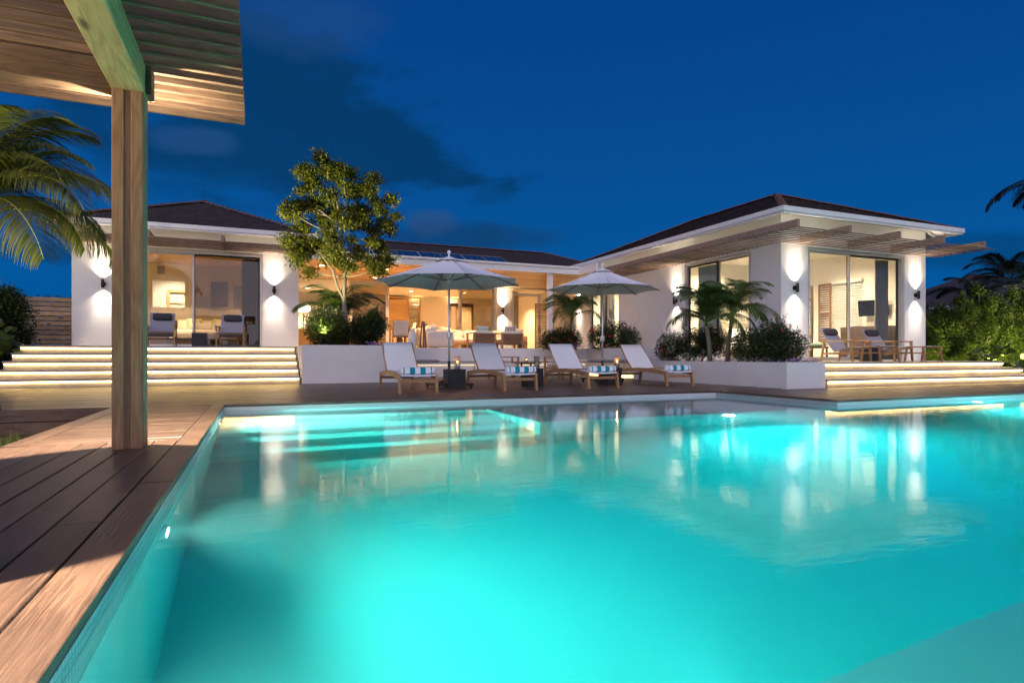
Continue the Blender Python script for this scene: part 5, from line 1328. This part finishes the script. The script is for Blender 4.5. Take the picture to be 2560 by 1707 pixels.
# sea grape shrubs (round leaves, each a part)
gm = []
for s_ in range(4):
    mb = MB(); n = 10; r_ = .11
    vs = [(0, 0, 0)]+[(r_*math.cos(2*PI*k/n)+r_*.9, r_*math.sin(2*PI*k/n), .022*math.cos(4*PI*k/n)+.012*s_) for k in range(n)]
    vs[0] = (r_*.9, 0, -.012)
    b0 = mb.add(vs)
    for k in range(n): mb.face((b0, b0+1+k, b0+1+(k+1) % n), 0, True)
    gm.append(mb.mesh('leaf', M_grape))
def sea_grape(label, x, y, z, rx, ry, h, n):
    t_ = thing('sea_grape_shrub', label, 'shrub', (x, y, z), 0, 'round leaved shrubs'); tb = MB()
    for k in range(n):
        a = rnd.uniform(0, 2*PI); r_ = math.sqrt(rnd.random()); p = Vector((rx*r_*math.cos(a), ry*r_*math.sin(a), h*(.15+.85*rnd.random())*(1-.4*r_*r_)))
        if k % 7 == 0: tb.tube([(p.x*.3, p.y*.3, -.05), (p.x*.7, p.y*.7, p.z*.6), p], [.012, .009, .005], 5, cap=False)
        o = link('leaf', rnd.choice(gm), t_, p, (rnd.uniform(-.9, .9), rnd.uniform(-.9, .6), rnd.uniform(0, 2*PI))); s_ = rnd.uniform(.6, 1.1); o.scale = (s_, s_, s_)
    part('stem', tb, M_bark, t_)
sea_grape('round leaved shrub low by the left house corner', -5.15, 15.9, .0, .55, .9, 1.35, 170)
sea_grape('round leaved shrub at the foot of the right hedge, by the patio', 18.3, 9.9, .0, .75, .6, .95, 110)
sea_grape('round leaved shrub at the right edge beside the lit steps', 19.6, 9.3, -.05, .8, .6, .85, 110)
# leafy bushes at left
def bush(label, x, y, z, blobs, n, size, mat):
    return shrub(label, x, y, z, blobs, n, size, mat, stems=6)
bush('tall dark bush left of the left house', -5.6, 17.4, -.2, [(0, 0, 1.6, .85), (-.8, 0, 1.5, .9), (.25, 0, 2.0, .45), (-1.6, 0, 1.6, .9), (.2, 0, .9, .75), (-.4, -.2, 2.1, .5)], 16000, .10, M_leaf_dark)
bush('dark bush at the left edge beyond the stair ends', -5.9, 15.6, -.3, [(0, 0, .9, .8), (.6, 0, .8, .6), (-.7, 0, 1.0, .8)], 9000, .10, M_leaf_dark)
bush('low distant bushes behind the slatted fence', -8.5, 27, -.4, [(0, 0, 2.4, 1.2), (1.6, 0, 2.2, 1.1), (3.0, 0, 2.2, .9)], 3500, .16, M_leaf_dark)
# right hedge: separate small trees
GH = 'tall lit hedge shrubs along the right boundary'
HW = ['nearest the right house corner', 'second from the right house', 'third from the right house', 'in the middle of the row', 'right of the middle of the row', 'second from the right picture edge', 'at the right picture edge', 'beyond the right picture edge']
for i in range(8):
    x = 18.9+.78*i; y = 12.2-.08*i; hh = (1.9, 2.15, 2.5, 2.85, 2.55, 2.75, 2.9, 2.8)[i]
    shrub('yellow-green hedge shrub '+HW[i], x, y, -.1, [(0, 0, hh*.55, .55), (.1+rt.uniform(-.1, .2), .0, hh*.82, .38), (-.15, .1, hh*.3, .5), (rt.uniform(-.25, .25), 0, hh*.97, .2), (rt.uniform(-.4, .4), -.1, hh*.75, .3)], 6500, .10, M_leaf_hedge, grp=GH, stems=6)
for i in range(5):
    x = 20.2+1.6*i
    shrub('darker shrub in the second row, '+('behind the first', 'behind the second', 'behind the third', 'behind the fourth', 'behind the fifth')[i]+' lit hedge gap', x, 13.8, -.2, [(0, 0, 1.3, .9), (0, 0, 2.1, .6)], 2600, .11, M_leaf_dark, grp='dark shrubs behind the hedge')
# slatted fence at the left house corner
fn = thing('slatted_fence', 'horizontal cedar slat fence between the bushes and the left house', 'fence', (-9.5, 19.7, -.45))
for x in (0, 1.6, 3.2, 4.85): part('post', MB().box(x-.04, x+.04, .03, .11, 0, 2.6), M_weathy, fn)
fs = MB().cbox(0, 4.9, -.012, .012, 0, .105, .003).mesh('slat', M_cedar)
for i in range(20): link('slat', fs, fn, (0, 0, .1+.127*i))
# far houses at right
def far_house(label, x, y, w_, d_, z, zw, pitch):
    t_ = thing('distant_house', label, 'house')
    part('wall', MB().box(x-w_/2+.6, x+w_/2-.6, y-d_/2+.6, y+d_/2-.6, -.45, zw), M_stucco, t_)
    part('fascia', MB().box(x-w_/2, x+w_/2, y-d_/2, y-d_/2+.1, zw-.25, zw+.05).box(x-w_/2, x-w_/2+.1, y-d_/2+.1, y+d_/2, zw-.25, zw+.05), M_white, t_)
    for k in (-1, 0, 1): part('window', MB().box(x+k*w_*.27-.6, x+k*w_*.27+.6, y-d_/2+.57, y-d_/2+.598, zw-2.3, zw-.9), M_solar, t_)
    h = min(w_, d_)/2; A, B, C_, D2 = (x-w_/2, y-d_/2, zw), (x+w_/2, y-d_/2, zw), (x+w_/2, y+d_/2, zw), (x-w_/2, y+d_/2, zw); top = zw+h*pitch
    r1, r2 = ((x-w_/2+h, y, top), (x+w_/2-h, y, top)) if w_ > d_ else ((x, y-d_/2+h, top), (x, y+d_/2-h, top))
    m = MB()
    if w_ > d_: m.quad(A, B, r2, r1); m.quad(C_, D2, r1, r2); m.tri(B, C_, r2); m.tri(D2, A, r1)
    else: m.tri(A, B, r1); m.quad(B, C_, r2, r1); m.tri(C_, D2, r2); m.quad(D2, A, r1, r2)
    part('roof', m, M_shingle, t_)
far_house('distant house with dark hipped roof above the hedge, right of the small hut', 60, 33, 17, 13, 0, 4.6, .5)
far_house('small distant hut with dark roof beside the right house corner', 52, 34.5, 7, 7, 0, 3.6, .55)

# grass tufts in the bed left of the deck
gb = MB()
for (cx, cy, n, h_) in ((-2.0, 6.1, 150, .42), (-2.5, 6.9, 130, .4), (-2.1, 7.1, 90, .35), (-1.85, 5.5, 120, .35), (-3.0, 7.6, 110, .4), (-2.9, 6.1, 110, .4)):
    for k in range(n):
        a = rnd.uniform(0, 2*PI); sp_ = rnd.uniform(.1, .7); l = h_*rnd.uniform(.6, 1.2); p = Vector((cx+rnd.gauss(0, .05), cy+rnd.gauss(0, .05), GZ)); d = Vector((math.cos(a)*sp_*.4, math.sin(a)*sp_*.4, 1)).normalized(); u = Vector((-math.sin(a), math.cos(a), 0))*.003
        q1 = p+d*l*.5; q2 = p+d*l*.85+Vector((math.cos(a), math.sin(a), 0))*sp_*.12; q3 = q2+Vector((math.cos(a)*sp_*.15, math.sin(a)*sp_*.15, -.01))
        b0 = gb.add([p-u, p+u, q1-u, q1+u, q2-u*.7, q2+u*.7, q3]); gb.face((b0, b0+1, b0+3, b0+2)); gb.face((b0+2, b0+3, b0+5, b0+4)); gb.face((b0+4, b0+5, b0+6))
o = part('grass', gb, M_grass, kind='stuff'); tag(o, 'tufts of lit grass in the bed left of the deck', 'grass')

# garden spike lights
def spike(label, loc, to, e, spot=70, colr=(1, .86, .5)):
    t_ = thing('spike_light', label, 'garden light', loc, 0, 'small black garden spotlights')
    d = (Vector(to)-Vector(loc)).normalized()
    part('body', MB().tube([(0, 0, -.12), (0, 0, 0)], .008, 6).tube([d*-.02, d*.06], .022, 10), M_black, t_)
    lamp('lamp_light', 'SPOT', d*.075, e, colr, t_, .015, to=d*2, spot=spot, blend=.7)
spike('spotlight at the front rim of the tall planter aimed up into the tree', (1.3, 13.95, .93), (1.95, 15.2, 4.2), 220, 75, (1, .88, .42))
spike('small spotlight on the deck behind the pergola post aimed at the tree', (-1.98, 11.6, .125), (1.9, 15.0, 3.5), 3900, 46, (1, .88, .42))
spike('spotlight in the bed under the coconut palm', (-2.4, 7.6, .06), (-3.9, 12.2, 3.2), 1200, 56, (1, .88, .45))
spike('spotlight in front of the right hedge', (18.6, 9.6, .05), (20.3, 12.2, 1.6), 850, 120, (1, .86, .5))
spike('spotlight at the right end of the hedge', (21.4, 9.8, .05), (22.6, 12, 1.6), 850, 120, (1, .86, .5))
spike('spotlight in the grass bed beside the deck', (-2.3, 5.6, -.3), (-2.2, 6.5, -.1), 5, 110, (1, .9, .5))
